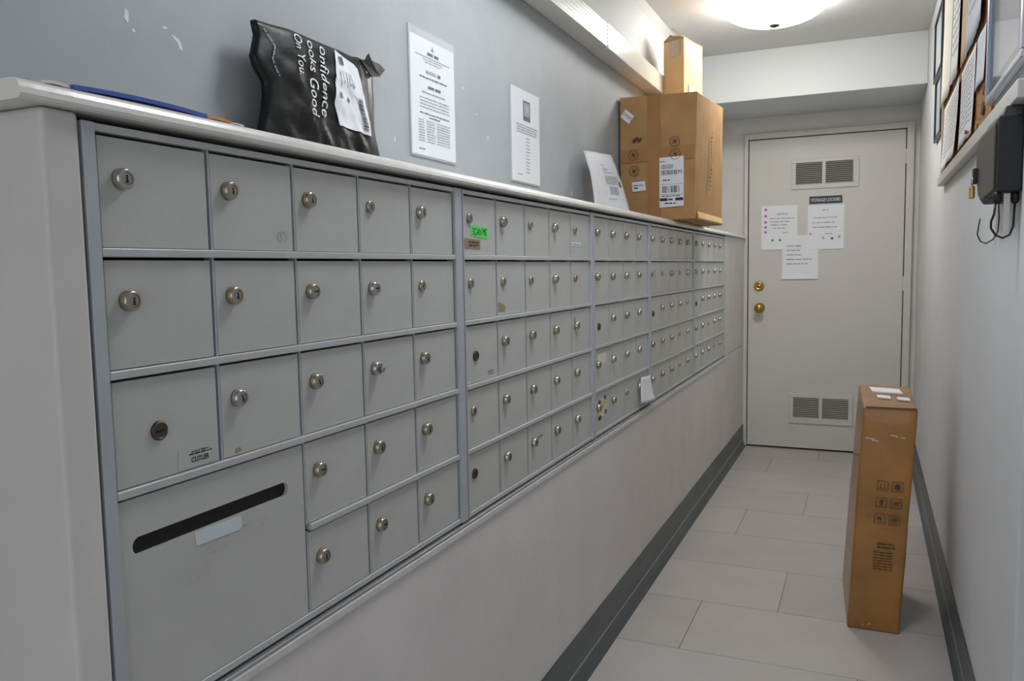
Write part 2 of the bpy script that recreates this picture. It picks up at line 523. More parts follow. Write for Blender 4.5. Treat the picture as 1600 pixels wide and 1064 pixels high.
fr = back_frame(-0.655, 1.324, YD)
s = sheet('door_notice', fr, 0.224, 0.287, M['paper'], 'white notice with purple dots down its left side, taped to the door', 'notice', 0.004)
def f(b):
    n = 0.0016
    fr.text(b, 'NOTICE', 0.013, 0.13, 0.225, n, 0, 'c')
    for i, (a, c) in enumerate(((0.05, 0.205), (0.055, 0.18), (0.06, 0.165), (0.075, 0.15))):
        fr.words(b, a, c - i * 0.0, 0.2 - i * 0.021, 0.007, n, 1, i)
    fr.words(b, 0.13, 0.17, 0.107, 0.007, n, 1, 9)
    for v in (0.262, 0.221, 0.181, 0.148, 0.115): fr.dot(b, 0.026, v, 0.0085, n, 2)
    for u in (0.07, 0.117): fr.dot(b, u, 0.062, 0.0085, n, 3)
prints(fr, s, [M['ink'], M['ink_soft'], M['magenta'], M['lgreen']], f)
fr2 = back_frame(-0.368, 1.321, YD)
s = sheet('door_notice', fr2, 0.218, 0.280, M['paper'], 'white notice with pink and green dots along its bottom, under the dark sign plate', 'notice', 0.004)
def f(b):
    n = 0.0016
    fr2.words(b, 0.09, 0.125, 0.245, 0.008, n, 0, 1)
    for i, (a, c) in enumerate(((0.035, 0.175), (0.03, 0.165), (0.03, 0.178))): fr2.words(b, a, c, 0.198 - 0.031 * i, 0.007, n, 0, i + 3)
    fr2.words(b, 0.11, 0.155, 0.094, 0.007, n, 0, 8)
    for (u, v) in ((0.018, 0.098), (0.095, 0.072), (0.19, 0.077), (0.133, 0.022)): fr2.dot(b, u, v, 0.0085, n, 1)
    for (u, v) in ((0.148, 0.067), (0.1, 0.022), (0.198, 0.028)): fr2.dot(b, u, v, 0.0085, n, 2)
prints(fr2, s, [M['ink_soft'], M['pink'], M['dgreen']], f)
fr3 = back_frame(-0.523, 1.130, YD - 0.002)
s = sheet('door_notice', fr3, 0.222, 0.283, M['paper'], 'plain white sheet with handwritten lines, overlapping the two dotted notices on the door', 'notice', 0.006)
def f(b):
    n = 0.0016
    for i, (a, c) in enumerate(((0.028, 0.115), (0.028, 0.115), (0.028, 0.125), (0.028, 0.18), (0.028, 0.17))):
        fr3.words(b, a, c, 0.212 - 0.029 * i, 0.008, n, 0, 20 + i)
    fr3.quad(b, 0.028, 0.118, 0.207, 0.2085, n, 0)
prints(fr3, s, [M['ink_soft']], f)
fr4 = back_frame(-0.360, 1.611, YD)
b = MB(); fr4.rect(b, 0, 0.197, 0, 0.048, 0.0, 0.003)
s = tag(b.build('sign_plate', M['navy'], bevel=0.001), 'small dark navy plate lettered STORAGE LOCKERS on the door', 'sign')
prints(fr4, s, [M['white']], lambda b: fr4.text(b, 'STORAGE LOCKERS', 0.02, 0.0985, 0.014, 0.0034, 0, 'c', wmax=0.175), 'lettering')

# ------------------------------------------------------------------ ledge
b = MB()
xf = -0.751
prof = [(XU, ZL - 0.0205), (xf - 0.006, ZL - 0.0205), (xf - 0.0015, ZL - 0.0188), (xf, ZL - 0.0155), (xf - 0.0012, ZL - 0.0095), (xf - 0.0035, ZL - 0.0045), (xf - 0.0075, ZL - 0.0010), (xf - 0.012, ZL), (XU, ZL)]
b.prism([(x, 0.540, z) for x, z in prof], (0, 5.615 - 0.540, 0))
ledge = tag(b.build('ledge_shelf', M['ledge'], smooth=False), 'long white painted ledge with a rounded edge running above all the mailboxes', 'ledge')

# ------------------------------------------------------------------ mailboxes
RAILS = [1.3895, 1.2535, 1.1165, 0.9795, 0.8420, 0.7055]      # rail centre heights, top to bottom
RH = 0.0098
def lock_mesh(kind):
    b = MB()
    if kind == 'dark':
        b.lathe([(0.0118, 0), (0.0115, 0.003), (0.0098, 0.0042), (0.0092, 0.0036), (0.0085, 0.003)], (0, 0, 0), X, 0, 22, [0, 0, 2, 1])
        b.box(0.0030, 0.0036, -0.0062, 0.0062, -0.0012, 0.0012, 2)
        return b.mesh('lock', [M['bronze'], M['bronze'], M['black']], (0, 0, 0))
    k = M['chrome'] if kind in ('chrome', 'knob') else M['nickel']
    if kind == 'flush':
        b.lathe([(0.0105, 0), (0.0105, 0.003), (0.0095, 0.005), (0.0075, 0.0052), (0.0072, 0.0046), (0.007, 0.0048)], (0, 0, 0), X, 0, 20, [0, 0, 0, 2, 1])
        b.box(0.0046, 0.0052, -0.001, 0.001, -0.004, 0.004, 2)
    else:
        b.lathe([(0.0122, 0), (0.0122, 0.004), (0.0117, 0.0085), (0.0100, 0.0108), (0.0074, 0.0110), (0.0070, 0.0098), (0.0066, 0.0106)], (0, 0, 0), X, 0, 22, [0, 0, 0, 0, 2, 1])
        b.box(0.0100, 0.0109, -0.0011, 0.0011, -0.0048, 0.0042, 2)
        b.box(0.0100, 0.0109, -0.0018, 0.0018, -0.0048, -0.0012, 2)
    if kind == 'knob':
        b.lathe([(0.0035, 0.010), (0.0035, 0.013), (0.005, 0.014), (0.005, 0.018), (0.003, 0.019)], (0, 0, -0.001), X, 1, 12)
    return b.mesh('lock', [k, M['plug'], M['black']], (0, 0, 0))
LOCKS = {k: lock_mesh(k) for k in ('chrome', 'nickel', 'flush', 'dark', 'knob')}
for me in LOCKS.values():
    for p in me.polygons: p.use_smooth = p.normal.x < 0.6

def put_lock(doorobj, kind, y, z, spin=0.0):
    o = link('lock', LOCKS[kind], doorobj, (XM, y, z))
    o.rotation_euler = (spin, 0, 0)
    return o

def door_mesh(wd, ht):
    b = MB(); b.box(-0.010, 0, 0, wd, 0, ht)
    return b.mesh('mailbox_door', [M['mdoor']], (0, 0, 0))

DOORS = {}
def module(idx, y0, y1, left_w, right_w, cols, pitch, label, outgoing=False):
    root = empty('mailbox_module', (XM, (y0 + y1) / 2, 0.70))
    tag(root, label, 'mailbox bank', 'wall mailbox banks')
    ztop, zbot = RAILS[0] + RH / 2 - 0.001, RAILS[-1] - RH / 2
    b = MB(); b.box(XU + 0.01, XM - 0.016, y0, y1, zbot, ztop); b.build('cabinet_body', M['dark'], root)
    e0 = y0 + left_w
    for (a, c) in ((y0, y0 + left_w - 0.001), (y1 - right_w, y1)):
        b = MB(); b.box(XM - 0.016, XM + 0.006, a, c, zbot, ztop); b.build('frame_stile', M['alu'], root, bevel=0.0012)
    for k, zc in enumerate(RAILS):
        xs = e0 if not (outgoing and k == 4) else e0 + 2 * pitch + 0.006
        b = MB()
        if k in (0, 5):
            b.box(XM - 0.016, XM + 0.003, e0 - 0.001, y1 - right_w, zc - RH / 2, zc + RH / 2 - (0.001 if k == 0 else 0))
        else:
            b.box(XM - 0.014, XM + 0.0055, xs, y1 - right_w - 0.0005, zc - RH / 2, zc + RH / 2)
        b.build('rail', M['rail'], root, bevel=0.0012)
    wd = pitch - 0.0084
    for c in range(cols):
        ye = e0 + c * pitch
        if c:
            for r in range(5):
                if outgoing and r >= 3 and c == 1: continue
                b = MB(); b.box(XM - 0.014, XM - 0.0006, ye + 0.0006, ye + 0.0036, RAILS[r + 1] + RH / 2, RAILS[r] - RH / 2)
                b.build('mullion', M['alu'], root)
        for r in range(5):
            if outgoing and r >= 3 and c < 2: continue
            z0, z1 = RAILS[r + 1] + RH / 2 + 0.0008, RAILS[r] - RH / 2 - 0.0034
            key = (round(wd, 4), round(z1 - z0, 4))
            if key not in DOORS: DOORS[key] = door_mesh(*key)
            o = link('mailbox_door', DOORS[key], root, (XM, ye + 0.0044, z0), bevel=0.0008)
            DOORS[(idx, r, c)] = o
            if (r, c) == (2, 0):
                put_lock(o, 'dark', ye + 0.066 if idx < 2 else ye + 0.05, 1.043)
            else:
                zl = 1.336 - 0.1368 * r
                kind = rnd.choice(('chrome', 'chrome', 'nickel', 'nickel', 'flush'))
                if idx == 1:
                    kind = {(0, 0): 'chrome', (0, 1): 'nickel', (1, 0): 'nickel', (1, 1): 'nickel', (0, 2): 'nickel', (1, 2): 'nickel', (2, 1): 'chrome',
                            (0, 3): 'flush', (1, 4): 'flush', (2, 3): 'knob', (1, 3): 'chrome', (0, 4): 'chrome', (2, 2): 'nickel'}.get((r, c), 'nickel')
                if idx == 2 and (r, c) == (4, 0): kind = 'dark'
                put_lock(o, kind, ye + 0.033, zl, rnd.choice((0, 0, 0, 0.3, -0.4, 0.8, 1.57, 3.1)))
    if outgoing:
        # large collection door with a rounded slot
        a0, a1 = e0 + 0.003, e0 + 2 * pitch - 0.003
        z0, z1 = RAILS[5] + RH / 2 + 0.0008, RAILS[3] - RH / 2 - 0.0034
        cy, cz, hl, hr = 0.7905, 0.9145, 0.137, 0.0105
        Q_ = 12; N = 4 * Q_; inner = []; outer = []
        for i in range(Q_):      # right cap, top edge, left cap, lower edge
            t = -math.pi / 2 + math.pi * i / Q_
            inner.append((cy + hl - hr + hr * math.cos(t), cz + hr * math.sin(t))); outer.append((a1, z0 + (z1 - z0) * i / Q_))
        for i in range(Q_):
            k = i / Q_; inner.append((cy + (hl - hr) * (1 - 2 * k), cz + hr)); outer.append((a1 + (a0 - a1) * k, z1))
        for i in range(Q_):
            t = math.pi / 2 + math.pi * i / Q_
            inner.append((cy - hl + hr + hr * math.cos(t), cz + hr * math.sin(t))); outer.append((a0, z1 + (z0 - z1) * i / Q_))
        for i in range(Q_):
            k = i / Q_; inner.append((cy - (hl - hr) * (1 - 2 * k), cz - hr)); outer.append((a0 + (a1 - a0) * k, z0))
        b = MB()
        vs_ = [(XM, p[0], p[1]) for p in outer] + [(XM, p[0], p[1]) for p in inner] + [(XM - 0.01, p[0], p[1]) for p in outer] + [(XM - 0.006, p[0], p[1]) for p in inner]
        fs = []
        for i in range(N):
            j = (i + 1) % N
            fs += [(i, j, N + j, N + i), (i, 2 * N + i, 2 * N + j, j), (N + i, N + j, 3 * N + j, 3 * N + i)]
        b.add(vs_, fs)
        o = b.build('collection_door', M['mdoor'], root)
        o['label'] = 'large grey door with a black mail slot'
        k = MB(); k.box(XM - 0.0095, XM - 0.0062, cy - hl - 0.002, cy + hl + 0.002, cz - hr - 0.002, cz + hr + 0.002)
        k.build('slot_void', M['black'], o)
        DOORS['collect'] = o
    return root

m1 = module(1, 0.617, 1.492, 0.017, 0.029, 5, 0.1657, 'nearest and largest-looking grey mailbox bank, with the slotted collection door', True)
m2 = module(2, 1.4965, 2.364, 0.0055, 0.026, 5, 0.1672, 'second mailbox bank from the camera, with a green sticker on one door')
m3 = module(3, 2.369, 3.054, 0.004, 0.018, 4, 0.1655, 'four-column mailbox bank in the middle, with a loose white paper on a lower door')
m4 = module(4, 3.059, 3.920, 0.012, 0.015, 5, 0.1667, 'second-farthest mailbox bank, with a thin wire loop hanging from one lock')
m5 = module(5, 3.925, 4.842, 0.012, 0.045, 5, 0.1720, 'farthest mailbox bank, next to the white wall pier before the door')

# stickers, scraps and marks on single mailbox doors
def sticker(doorobj, name, pts, material, label=None, n=0.0005, t=0.0004):
    fr = left_frame(0, 0, XM); b = MB(); fr.poly(b, pts, n - 0.0004, n + t)
    o = b.build(name, material, doorobj)
    if label: o['label'] = label
    return o, fr
dd = DOORS[(1, 2, 0)]
sticker(dd, 'maker_label', [(0.726, 0.988), (0.789, 0.988), (0.789, 1.011), (0.728, 1.011)], M['mdoor'], 'faint maker label with black lettering')
fr = left_frame(0, 0, XM); b = MB()
fr.text(b, 'CUTLER', 0.0065, 0.762, 0.9935, 0.0013, 0, 'c', wmax=0.03, bold=0.03)
fr.words(b, 0.748, 0.776, 1.0062, 0.0016, 0.0013, 0, 4); fr.words(b, 0.744, 0.782, 1.0030, 0.0018, 0.0013, 0, 5)
b.build('lettering', M['inkblack'], dd)
b = MB(); fr.text(b, '03', 0.016, 0.938, 1.272, 0.0004, 0, 'c'); b.build('stamped_number', mat('stamped number', (176, 177, 173), 0.5), DOORS[(1, 0, 1)])
dd = DOORS['collect']
sticker(dd, 'paper_strip', [(0.749, 0.886), (0.826, 0.8835), (0.830, 0.889), (0.829, 0.9015), (0.747, 0.9035)], M['paper_blue'], 'blank white paper strip')
b = MB()
r = random.Random(5)
for i in range(60):
    y_ = 0.735 + 0.14 * r.random() ; z_ = 0.866 + 0.022 * r.random() - (0.03 if y_ < 0.77 else 0)
    fr.line(b, y_, z_, y_ + r.uniform(-0.006, 0.006), z_ + r.uniform(-0.004, 0.004), 0.0007, 0.0004)
b.build('scratch_marks', mat('scratches', (172, 166, 150), 0.6), dd)
dd = DOORS[(2, 0, 0)]
sticker(dd, 'green_sticker', [(1.541, 1.300), (1.624, 1.295), (1.626, 1.319), (1.543, 1.322)], M['green'], 'fluorescent green sticker lettered SCAN ME')
b = MB(); fr.text(b, 'SCAN ME', 0.0155, 1.584, 1.3015, 0.0013, 0, 'c', wmax=0.068); b.build('lettering', M['inkblack'], dd)
sticker(dd, 'brown_plate', [(1.509, 1.273), (1.585, 1.272), (1.587, 1.292), (1.509, 1.294)], M['brown_plate'], 'small brown plate')
b = MB(); fr.words(b, 1.53, 1.578, 1.284, 0.0045, 0.0013, 0, 3); fr.words(b, 1.53, 1.578, 1.2775, 0.004, 0.0013, 0, 6); fr.dot(b, 1.513, 1.2875, 0.0015, 0.0013); fr.dot(b, 1.513, 1.2805, 0.0015, 0.0013)
b.build('lettering', M['cprint'], dd)
sticker(DOORS[(2, 0, 4)], 'name_strip', [(2.180, 1.2895), (2.252, 1.2895), (2.252, 1.3005), (2.180, 1.3005)], M['paper'], 'white name strip')
b = MB(); fr.words(b, 2.186, 2.246, 1.2925, 0.005, 0.0013, 0, 3); b.build('lettering', M['ink_soft'], DOORS[(2, 0, 4)])
sticker(DOORS[(2, 1, 1)], 'residue', [(1.6745, 1.133), (1.708, 1.131), (1.714, 1.142), (1.700, 1.147), (1.690, 1.150), (1.676, 1.153)], M['tan_stain'])
sticker(DOORS[(2, 4, 2)], 'residue', [(1.890, 0.789), (1.936, 0.793), (1.930, 0.801), (1.896, 0.797)], M['tan_stain'])
sticker(DOORS[(2, 2, 4)], 'red_mark', [(2.191, 1.075), (2.200, 1.074), (2.202, 1.088), (2.194, 1.086)], mat('red mark', (176, 120, 112), 0.7))
b = MB(); fr.text(b, 'CUTLER', 0.005, 1.628, 0.9935, 0.0004, 0, 'c', wmax=0.026); fr.words(b, 1.612, 1.644, 1.001, 0.0016, 0.0004, 0, 5)
b.build('lettering', M['inkblack'], DOORS[(2, 2, 0)])
sticker(DOORS[(3, 3, 0)], 'blank_sticker', [(2.416, 0.921), (2.493, 0.924), (2.493, 0.957), (2.410, 0.955)], M['paper_warm'], 'blank pale sticker')
dd = DOORS[(3, 4, 0)]
sticker(dd, 'picture_sticker', [(2.412, 0.752), (2.478, 0.752), (2.492, 0.765), (2.492, 0.813), (2.43, 0.808), (2.408, 0.79)], mat('cream sticker', (214, 202, 164), 0.6), 'cream sticker with blue corners')
for i, (a, c) in enumerate(((2.424, 0.803), (2.482, 0.812), (2.426, 0.752), (2.486, 0.764))):
    b = MB(); fr.poly(b, [(a + p, c + q) for p, q in blob(0.016, 0.009, i + 3)], 0.0012, 0.0016); b.build('blue_spot', M['blue'] if i % 2 else M['navy'], dd)
b = MB()
for i in range(5): fr.line(b, 2.432 + i * 0.008, 0.765 + i * 0.006, 2.452 + i * 0.008, 0.79 + i * 0.003, 0.002, 0.0013)
b.build('squiggle', M['tan_stain'], dd)
# tan patches of old glue
sticker(DOORS[(1, 2, 1)], 'residue', [(0.824, 0.9885), (0.836, 0.9895), (0.834, 0.995), (0.826, 0.995)], M['tan_stain'])

# loose curled white paper hanging on the middle bank
b = MB(); vs_ = []; fs = []
NU, NV = 6, 10
for side in (0, 1):
    for j in range(NV + 1):
        for i in range(NU + 1):
            u, v = i / NU, j / NV
            y_ = 2.878 + 0.015 * v + u * (0.172 - 0.035 * v)
            z_ = 0.727 + v * 0.094 - 0.012 * u + 0.006 * u * v
            x_ = XM + 0.0125 + 0.010 * (1 - v) ** 2 * (0.4 + u) + 0.005 * math.sin(math.pi * u) - side * 0.0008
            vs_.append((x_, y_, z_))
n = (NU + 1) * (NV + 1)
for j in range(NV):
    for i in range(NU):
        q = (j * (NU + 1) + i, j * (NU + 1) + i + 1, (j + 1) * (NU + 1) + i + 1, (j + 1) * (NU + 1) + i)
        fs += [q, tuple(k + n for k in q[::-1])]
bd = [i for i in range(NU + 1)] + [j * (NU + 1) + NU for j in range(1, NV + 1)] + [NV * (NU + 1) + i for i in range(NU - 1, -1, -1)] + [j * (NU + 1) for j in range(NV - 1, 0, -1)]
fs += [(bd[k], bd[k] + n, bd[(k + 1) % len(bd)] + n, bd[(k + 1) % len(bd)]) for k in range(len(bd))]
b.add(vs_, fs)
tag(b.build('paper_note', M['paper'], smooth=True), 'curled blank white note stuck on a bottom-row door of the four-column mailbox bank', 'paper')
# wire loop on a lock of the fourth bank
b = MB(); pts = [(XM + 0.011, 3.125 + 0.012 * math.sin(t * 2 * math.pi / 16), 1.155 + 0.022 * math.cos(t * 2 * math.pi / 16)) for t in range(17)]
b.tube(pts, 0.0012, 0, 6); b.tube([(XM + 0.011, 3.112, 1.215), (XM + 0.0115, 3.118, 1.195), (XM + 0.011, 3.125, 1.177)], 0.0012, 0, 6)
b.build('wire_loop', M['tin'], DOORS[(4, 1, 0)])

# ------------------------------------------------------------------ cable raceway
b = MB(); b.box(XU + 0.0004, -0.922, 0.2, 3.03, 2.057, 2.146)
race = b.build('cable_raceway', M['raceway'], bevel=0.004)
tag(race, 'long ivory cable raceway mounted high along the grey wall', 'cable raceway')
for i in range(6):
    k = MB(); zz = 2.066 + i * 0.0142
    k.box(-0.9225, -0.9208, 0.2, 3.03, zz, zz + 0.0075); k.build('rib', M['raceway'], race, bevel=0.0006)
k = MB(); k.box(XU + 0.0004, -0.9195, 3.034, 3.285, 2.053, 2.150); k.build('coupling', M['raceway'], race, bevel=0.004)
k = MB(); k.box(XU + 0.0004, -0.924, 3.29, 4.995, 2.056, 2.145); k.build('duct', M['raceway'], race, bevel=0.004)

# ------------------------------------------------------------------ ceiling lamp
def dome_lamp(cx, cy, label, glass):
    lamp = empty('ceiling_lamp', (cx, cy, ZC))
    tag(lamp, label, 'lamp', 'dome ceiling lamps')
    b = MB(); b.lathe([(0.16, 0), (0.17, 0.012), (0.165, 0.022)], (cx, cy, ZC), (0, 0, -1), n=40); b.build('lamp_base', M['casing'], lamp, smooth=True)
    b = MB(); b.lathe([(0.235 * math.cos(t * math.pi / 20), 0.022 + 0.085 * math.sin(t * math.pi / 20)) for t in range(0, 10)] + [(0.012, 0.107)], (cx, cy, ZC), (0, 0, -1), n=40)
    b.build('lamp_dome', glass, lamp, smooth=True)
    b = MB(); b.lathe([(0.022, 0.107), (0.026, 0.111), (0.022, 0.117), (0.010, 0.122)], (cx, cy, ZC), (0, 0, -1), n=20); b.build('finial', M['bronze'], lamp, smooth=True)
dome_lamp(-0.433, 4.13, 'round flush dome ceiling lamp, lit, near the far end of the corridor', M['lamp_glass'])
dome_lamp(-0.33, LAMP2_Y, 'second dome ceiling lamp, lit, above the nearer mailboxes', M['lamp_glass2'])

# ------------------------------------------------------------------ notices on the grey wall
def sleeve(y0, y1, z0, z1, zp, label):
    fr = left_frame(y0, z0, XU)
    root = empty('wall_notice', (XU, (y0 + y1) / 2, z0)); tag(root, label, 'notice')
    b = MB(); fr.rect(b, -0.003, y1 - y0 + 0.003, -0.004, z1 - z0, 0.0, 0.0035); b.build('plastic_sleeve', M['sleeve'], root)
    b = MB(); fr.rect(b, 0, y1 - y0, 0, zp - z0, 0.0035, 0.005); p = b.build('paper', M['paper'], root)
    return fr, p
fr, p = sleeve(1.690, 1.911, 1.507, 1.806, 1.786, 'tall printed notice in a clear sleeve on the grey wall, nearer the black mailer')
b = MB(); n = 0.0055
fr.line(b, 0.108, 0.255, 0.108, 0.268, 0.003, n); fr.line(b, 0.100, 0.257, 0.108, 0.262, 0.002, n); fr.line(b, 0.116, 0.257, 0.108, 0.262, 0.002, n)
fr.words(b, 0.082, 0.138, 0.243, 0.008, n, 0, 11)
for i, (a, c) in enumerate(((0.025, 0.195), (0.06, 0.16), (0.07, 0.15))): fr.words(b, a, c, 0.236 - i * 0.006, 0.0025, n, 1, i)
fr.text(b, 'BUILDING', 0.0085, 0.100, 0.198, n, 0, 'c', wmax=0.05); fr.words(b, 0.132, 0.146, 0.198, 0.008, n, 0, 2)
fr.words(b, 0.042, 0.178, 0.186, 0.004, n, 0, 3); fr.words(b, 0.082, 0.146, 0.163, 0.007, n, 0, 5); fr.words(b, 0.052, 0.172, 0.150, 0.004, n, 1, 6)
for i in range(4): fr.words(b, 0.04, 0.19, 0.137 - 0.0075 * i, 0.003, n, 1, 30 + i)
fr.words(b, 0.04, 0.188, 0.100, 0.0035, n, 0, 40); fr.words(b, 0.085, 0.145, 0.092, 0.0035, n, 0, 41)
for i in range(9):
    z_ = 0.083 - 0.0062 * i
    fr.words(b, 0.032, 0.060, z_, 0.003, n, 1, 50 + i); fr.words(b, 0.072, 0.112, z_, 0.003, n, 1, 70 + i); fr.words(b, 0.122, 0.19, z_, 0.003, n, 1, 90 + i)
fr.words(b, 0.032, 0.06, 0.014, 0.003, n, 0, 99)
b.build('print', [M['ink_mid'], M['ink_soft']], p)
fr, p = sleeve(2.282, 2.505, 1.499, 1.784, 1.7815, 'white notice with a grey device picture on the grey wall, nearer the cardboard boxes')
b = MB(); n = 0.0055
fr.rect(b, 0.088, 0.145, 0.190, 0.252, 0.005, 0.0054, 0); fr.rect(b, 0.093, 0.140, 0.205, 0.246, 0.0054, 0.0057, 1); fr.rect(b, 0.106, 0.127, 0.215, 0.24, 0.0057, 0.006, 2)
for i in range(4): fr.words(b, 0.035, 0.20, 0.172 - 0.0075 * i, 0.004, n, 1, i)
for i in range(11): fr.words(b, 0.108, 0.138, 0.135 - 0.0105 * i, 0.004, n, 1, 10 + i)
fr.words(b, 0.04, 0.075, 0.02, 0.004, n, 1, 44)
b.build('print', [M['ink_mid'], M['ink_soft'], M['picture']], p)

# ------------------------------------------------------------------ cardboard boxes
def carton(name, c, material, parent, cuts=5, bulge=0.004, bevel=0.004, seed=0):
    b = MB(); b.hexa(c)
    me = b.mesh(name, [material], (0, 0, 0))
    bm = bmesh.new(); bm.from_mesh(me)
    bmesh.ops.subdivide_edges(bm, edges=bm.edges[:], cuts=cuts, use_grid_fill=True)
    bm.normal_update()
    ce = sum((Vector(p) for p in c), Vector()) / 8
    for v in bm.verts:
        k = noise.noise(v.co * 9 + Vector((seed, seed * 2, 0)))
        v.co += v.normal * bulge * k * (1 if len(v.link_faces) == 4 and abs(v.co.z - c[0][2]) > 1e-4 else 0.3)
    zmin = min(p[2] for p in c)
    for v in bm.verts:
        if v.co.z < zmin: v.co.z = zmin
    bm.to_mesh(me); bm.free()
    o = (Vector(c[0]) + Vector(c[1]) + Vector(c[2]) + Vector(c[3])) / 4
    me.transform(Matrix.Translation(-o))
    return link(name, me, parent, o, bevel=bevel)

# big box on the ledge: front face to the camera, turned a little
ZB = ZL + 0.0015
A0, A1 = (-0.990, 3.432), (-0.672, 3.418)           # front bottom left, right
B1, B0 = (-0.667, 4.090), (-0.986, 4.096)           # back right, left
big = empty('cardboard_box', (-0.82, 3.75, ZB))
tag(big, 'large taped cardboard box on the far part of the ledge, with a white shipping label', 'box')
cb = [(*A0, ZB), (*A1, ZB), (*B1, ZB), (*B0, ZB), (A0[0] - 0.002, A0[1], 1.951), (A1[0] + 0.014, A1[1], 1.941), (B1[0] + 0.004, B1[1], 1.990), (B0[0], B0[1], 1.990)]
carton('box_body', cb, M['card'], big, seed=1)
U = Vector((A1[0] - A0[0], A1[1] - A0[1], 0)).normalized()
fa = Frame((A0[0], A0[1], 0), U, Z)
OFF = 0.0055
def fau(x): return x - A0[0]
b = MB(); fa.rect(b, fau(-0.868), fau(-0.812), 1.43, 1.946, 0.001, OFF - 0.001); b.build('packing_tape', M['tape'], big)
b = MB(); fa.rect(b, 0.003, 0.318, 1.672, 1.728, 0.001, OFF - 0.0016); b.build('packing_tape', M['tape'], big)
b = MB(); fa.poly(b, [(fau(-0.816), 1.475), (fau(-0.713), 1.479), (fau(-0.713), 1.685), (fau(-0.816), 1.683)], 0.001, OFF)
lb = b.build('shipping_label', M['paper'], big)
b = MB(); n = OFF + 0.0005
u0, u1 = fau(-0.813), fau(-0.716)
fa.words(b, u0, u0 + 0.02, 1.664, 0.004, n, 1, 1)
for i in range(3): fa.words(b, u0 + 0.006, u0 + 0.055, 1.649 - 0.006 * i, 0.003, n, 1, i)
fa.bars(b, u0 + 0.003, u1 - 0.024, 1.610, 1.630, n, 1, 2, True, 20); fa.text(b, 'M', 0.017, u1 - 0.012, 1.612, n, 0, 'c')
fa.words(b, u0 + 0.012, u0 + 0.042, 1.586, 0.006, n, 0, 4); fa.quad(b, u0, u1, 1.571, 1.572, n, 1)
fa.bars(b, u0 + 0.010, u1 - 0.010, 1.536, 1.564, n, 1, 9, True, 16)
fa.words(b, u0 + 0.006, u1 - 0.01, 1.520, 0.004, n, 1, 12); fa.quad(b, u0, u1, 1.5275, 1.529, n, 1)
fa.quad(b, u0 - 0.001, u0 + 0.031, 1.502, 1.514, n, 2); fa.quad(b, u1 - 0.032, u1 + 0.001, 1.502, 1.514, n, 2); fa.words(b, u0 + 0.034, u1 - 0.034, 1.504, 0.008, n, 1, 3)
fa.words(b, u0 + 0.02, u1 - 0.02, 1.489, 0.006, n, 1, 8)
b.build('print', [M['inkblack'], M['ink'], M['navy']], lb)
b = MB(); fa.poly(b, [(fau(-0.964), 1.898), (fau(-0.987), 1.868), (fau(-0.950), 1.835), (fau(-0.926), 1.866)], 0.001, OFF); lb = b.build('tilted_sticker', M['paper'], big)
b = MB()
for i in range(5):
    q = i / 4; uu, vv = fau(-0.973 + 0.030 * q), 1.880 - 0.026 * q
    fa.line(b, uu, vv - 0.006, uu + 0.006, vv + 0.008, 0.0022, n); 
    if i % 2: fa.line(b, uu, vv + 0.004, uu + 0.008, vv - 0.002, 0.002, n)
b.build('print', M['inkblack'], lb)
b = MB(); fa.poly(b, [(fau(-0.934), 1.548), (fau(-0.876), 1.551), (fau(-0.880), 1.591), (fau(-0.937), 1.588)], 0.001, OFF); lb = b.build('small_sticker', M['paper'], big)
b = MB(); fa.words(b, fau(-0.928), fau(-0.905), 1.560, 0.007, n, 0, 3); fa.words(b, fau(-0.930), fau(-0.885), 1.572, 0.004, n, 0, 6); b.build('print', M['blue_pen'], lb)
b = MB()
for i in range(5):   # tree-like stamp
    fa.poly(b, [(fau(-0.928 + 0.007 * i) + p, 1.762 + 0.004 * (i % 3) + q) for p, q in blob(0.006, 0.009, i + 30)], 0.001, OFF - 0.0008)
for (x_, z_) in ((-0.930, 1.702), (-0.927, 1.635), (-0.751, 1.746), (-0.749, 1.694)):
    fa.ring(b, fau(x_), z_, 0.020, 0.0222, OFF + 0.0002); fa.line(b, fau(x_) - 0.012, z_ - 0.008, fau(x_) + 0.012, z_ + 0.009, 0.003, OFF + 0.0002)
    fa.line(b, fau(x_) - 0.004, z_ + 0.012, fau(x_) + 0.004, z_ - 0.012, 0.003, OFF + 0.0002); fa.line(b, fau(x_) - 0.010, z_ + 0.006, fau(x_) + 0.010, z_ - 0.004, 0.002, OFF + 0.0002)
b.build('stamped_marks', M['cprint'], big)
# side face: handwriting and a loose bottom flap
V_ = Vector((B1[0] - A1[0], B1[1] - A1[1], 0)).normalized()
fb = Frame((A1[0] + 0.009, A1[1], 0), V_, Z)
b = MB(); r = random.Random(3)
for i in range(15):
    z_ = 1.560 + i * 0.018; y_ = 0.27 + 0.06 * i / 15 + r.uniform(-0.01, 0.01)
    for k in range(2):
        fb.line(b, y_ + r.uniform(-0.02, 0.02), z_, y_ + r.uniform(-0.02, 0.03), z_ + r.uniform(0.004, 0.014), 0.006, 0.0062)
b.build('handwriting', M['cprint'], big)
fb2 = Frame((A1[0], A1[1], 0), V_, Z)
b = MB(); b.hexa([fb2(0.05, ZB + 0.001, 0.002), fb2(0.62, ZB + 0.001, 0.002), fb2(0.62, ZB + 0.003, 0.014), fb2(0.04, ZB + 0.002, 0.014),
                  fb2(0.05, ZB + 0.034, 0.005), fb2(0.62, ZB + 0.034, 0.005), fb2(0.62, ZB + 0.007, 0.015), fb2(0.04, ZB + 0.006, 0.015)])
b.build('bottom_flap', M['card2'], big)

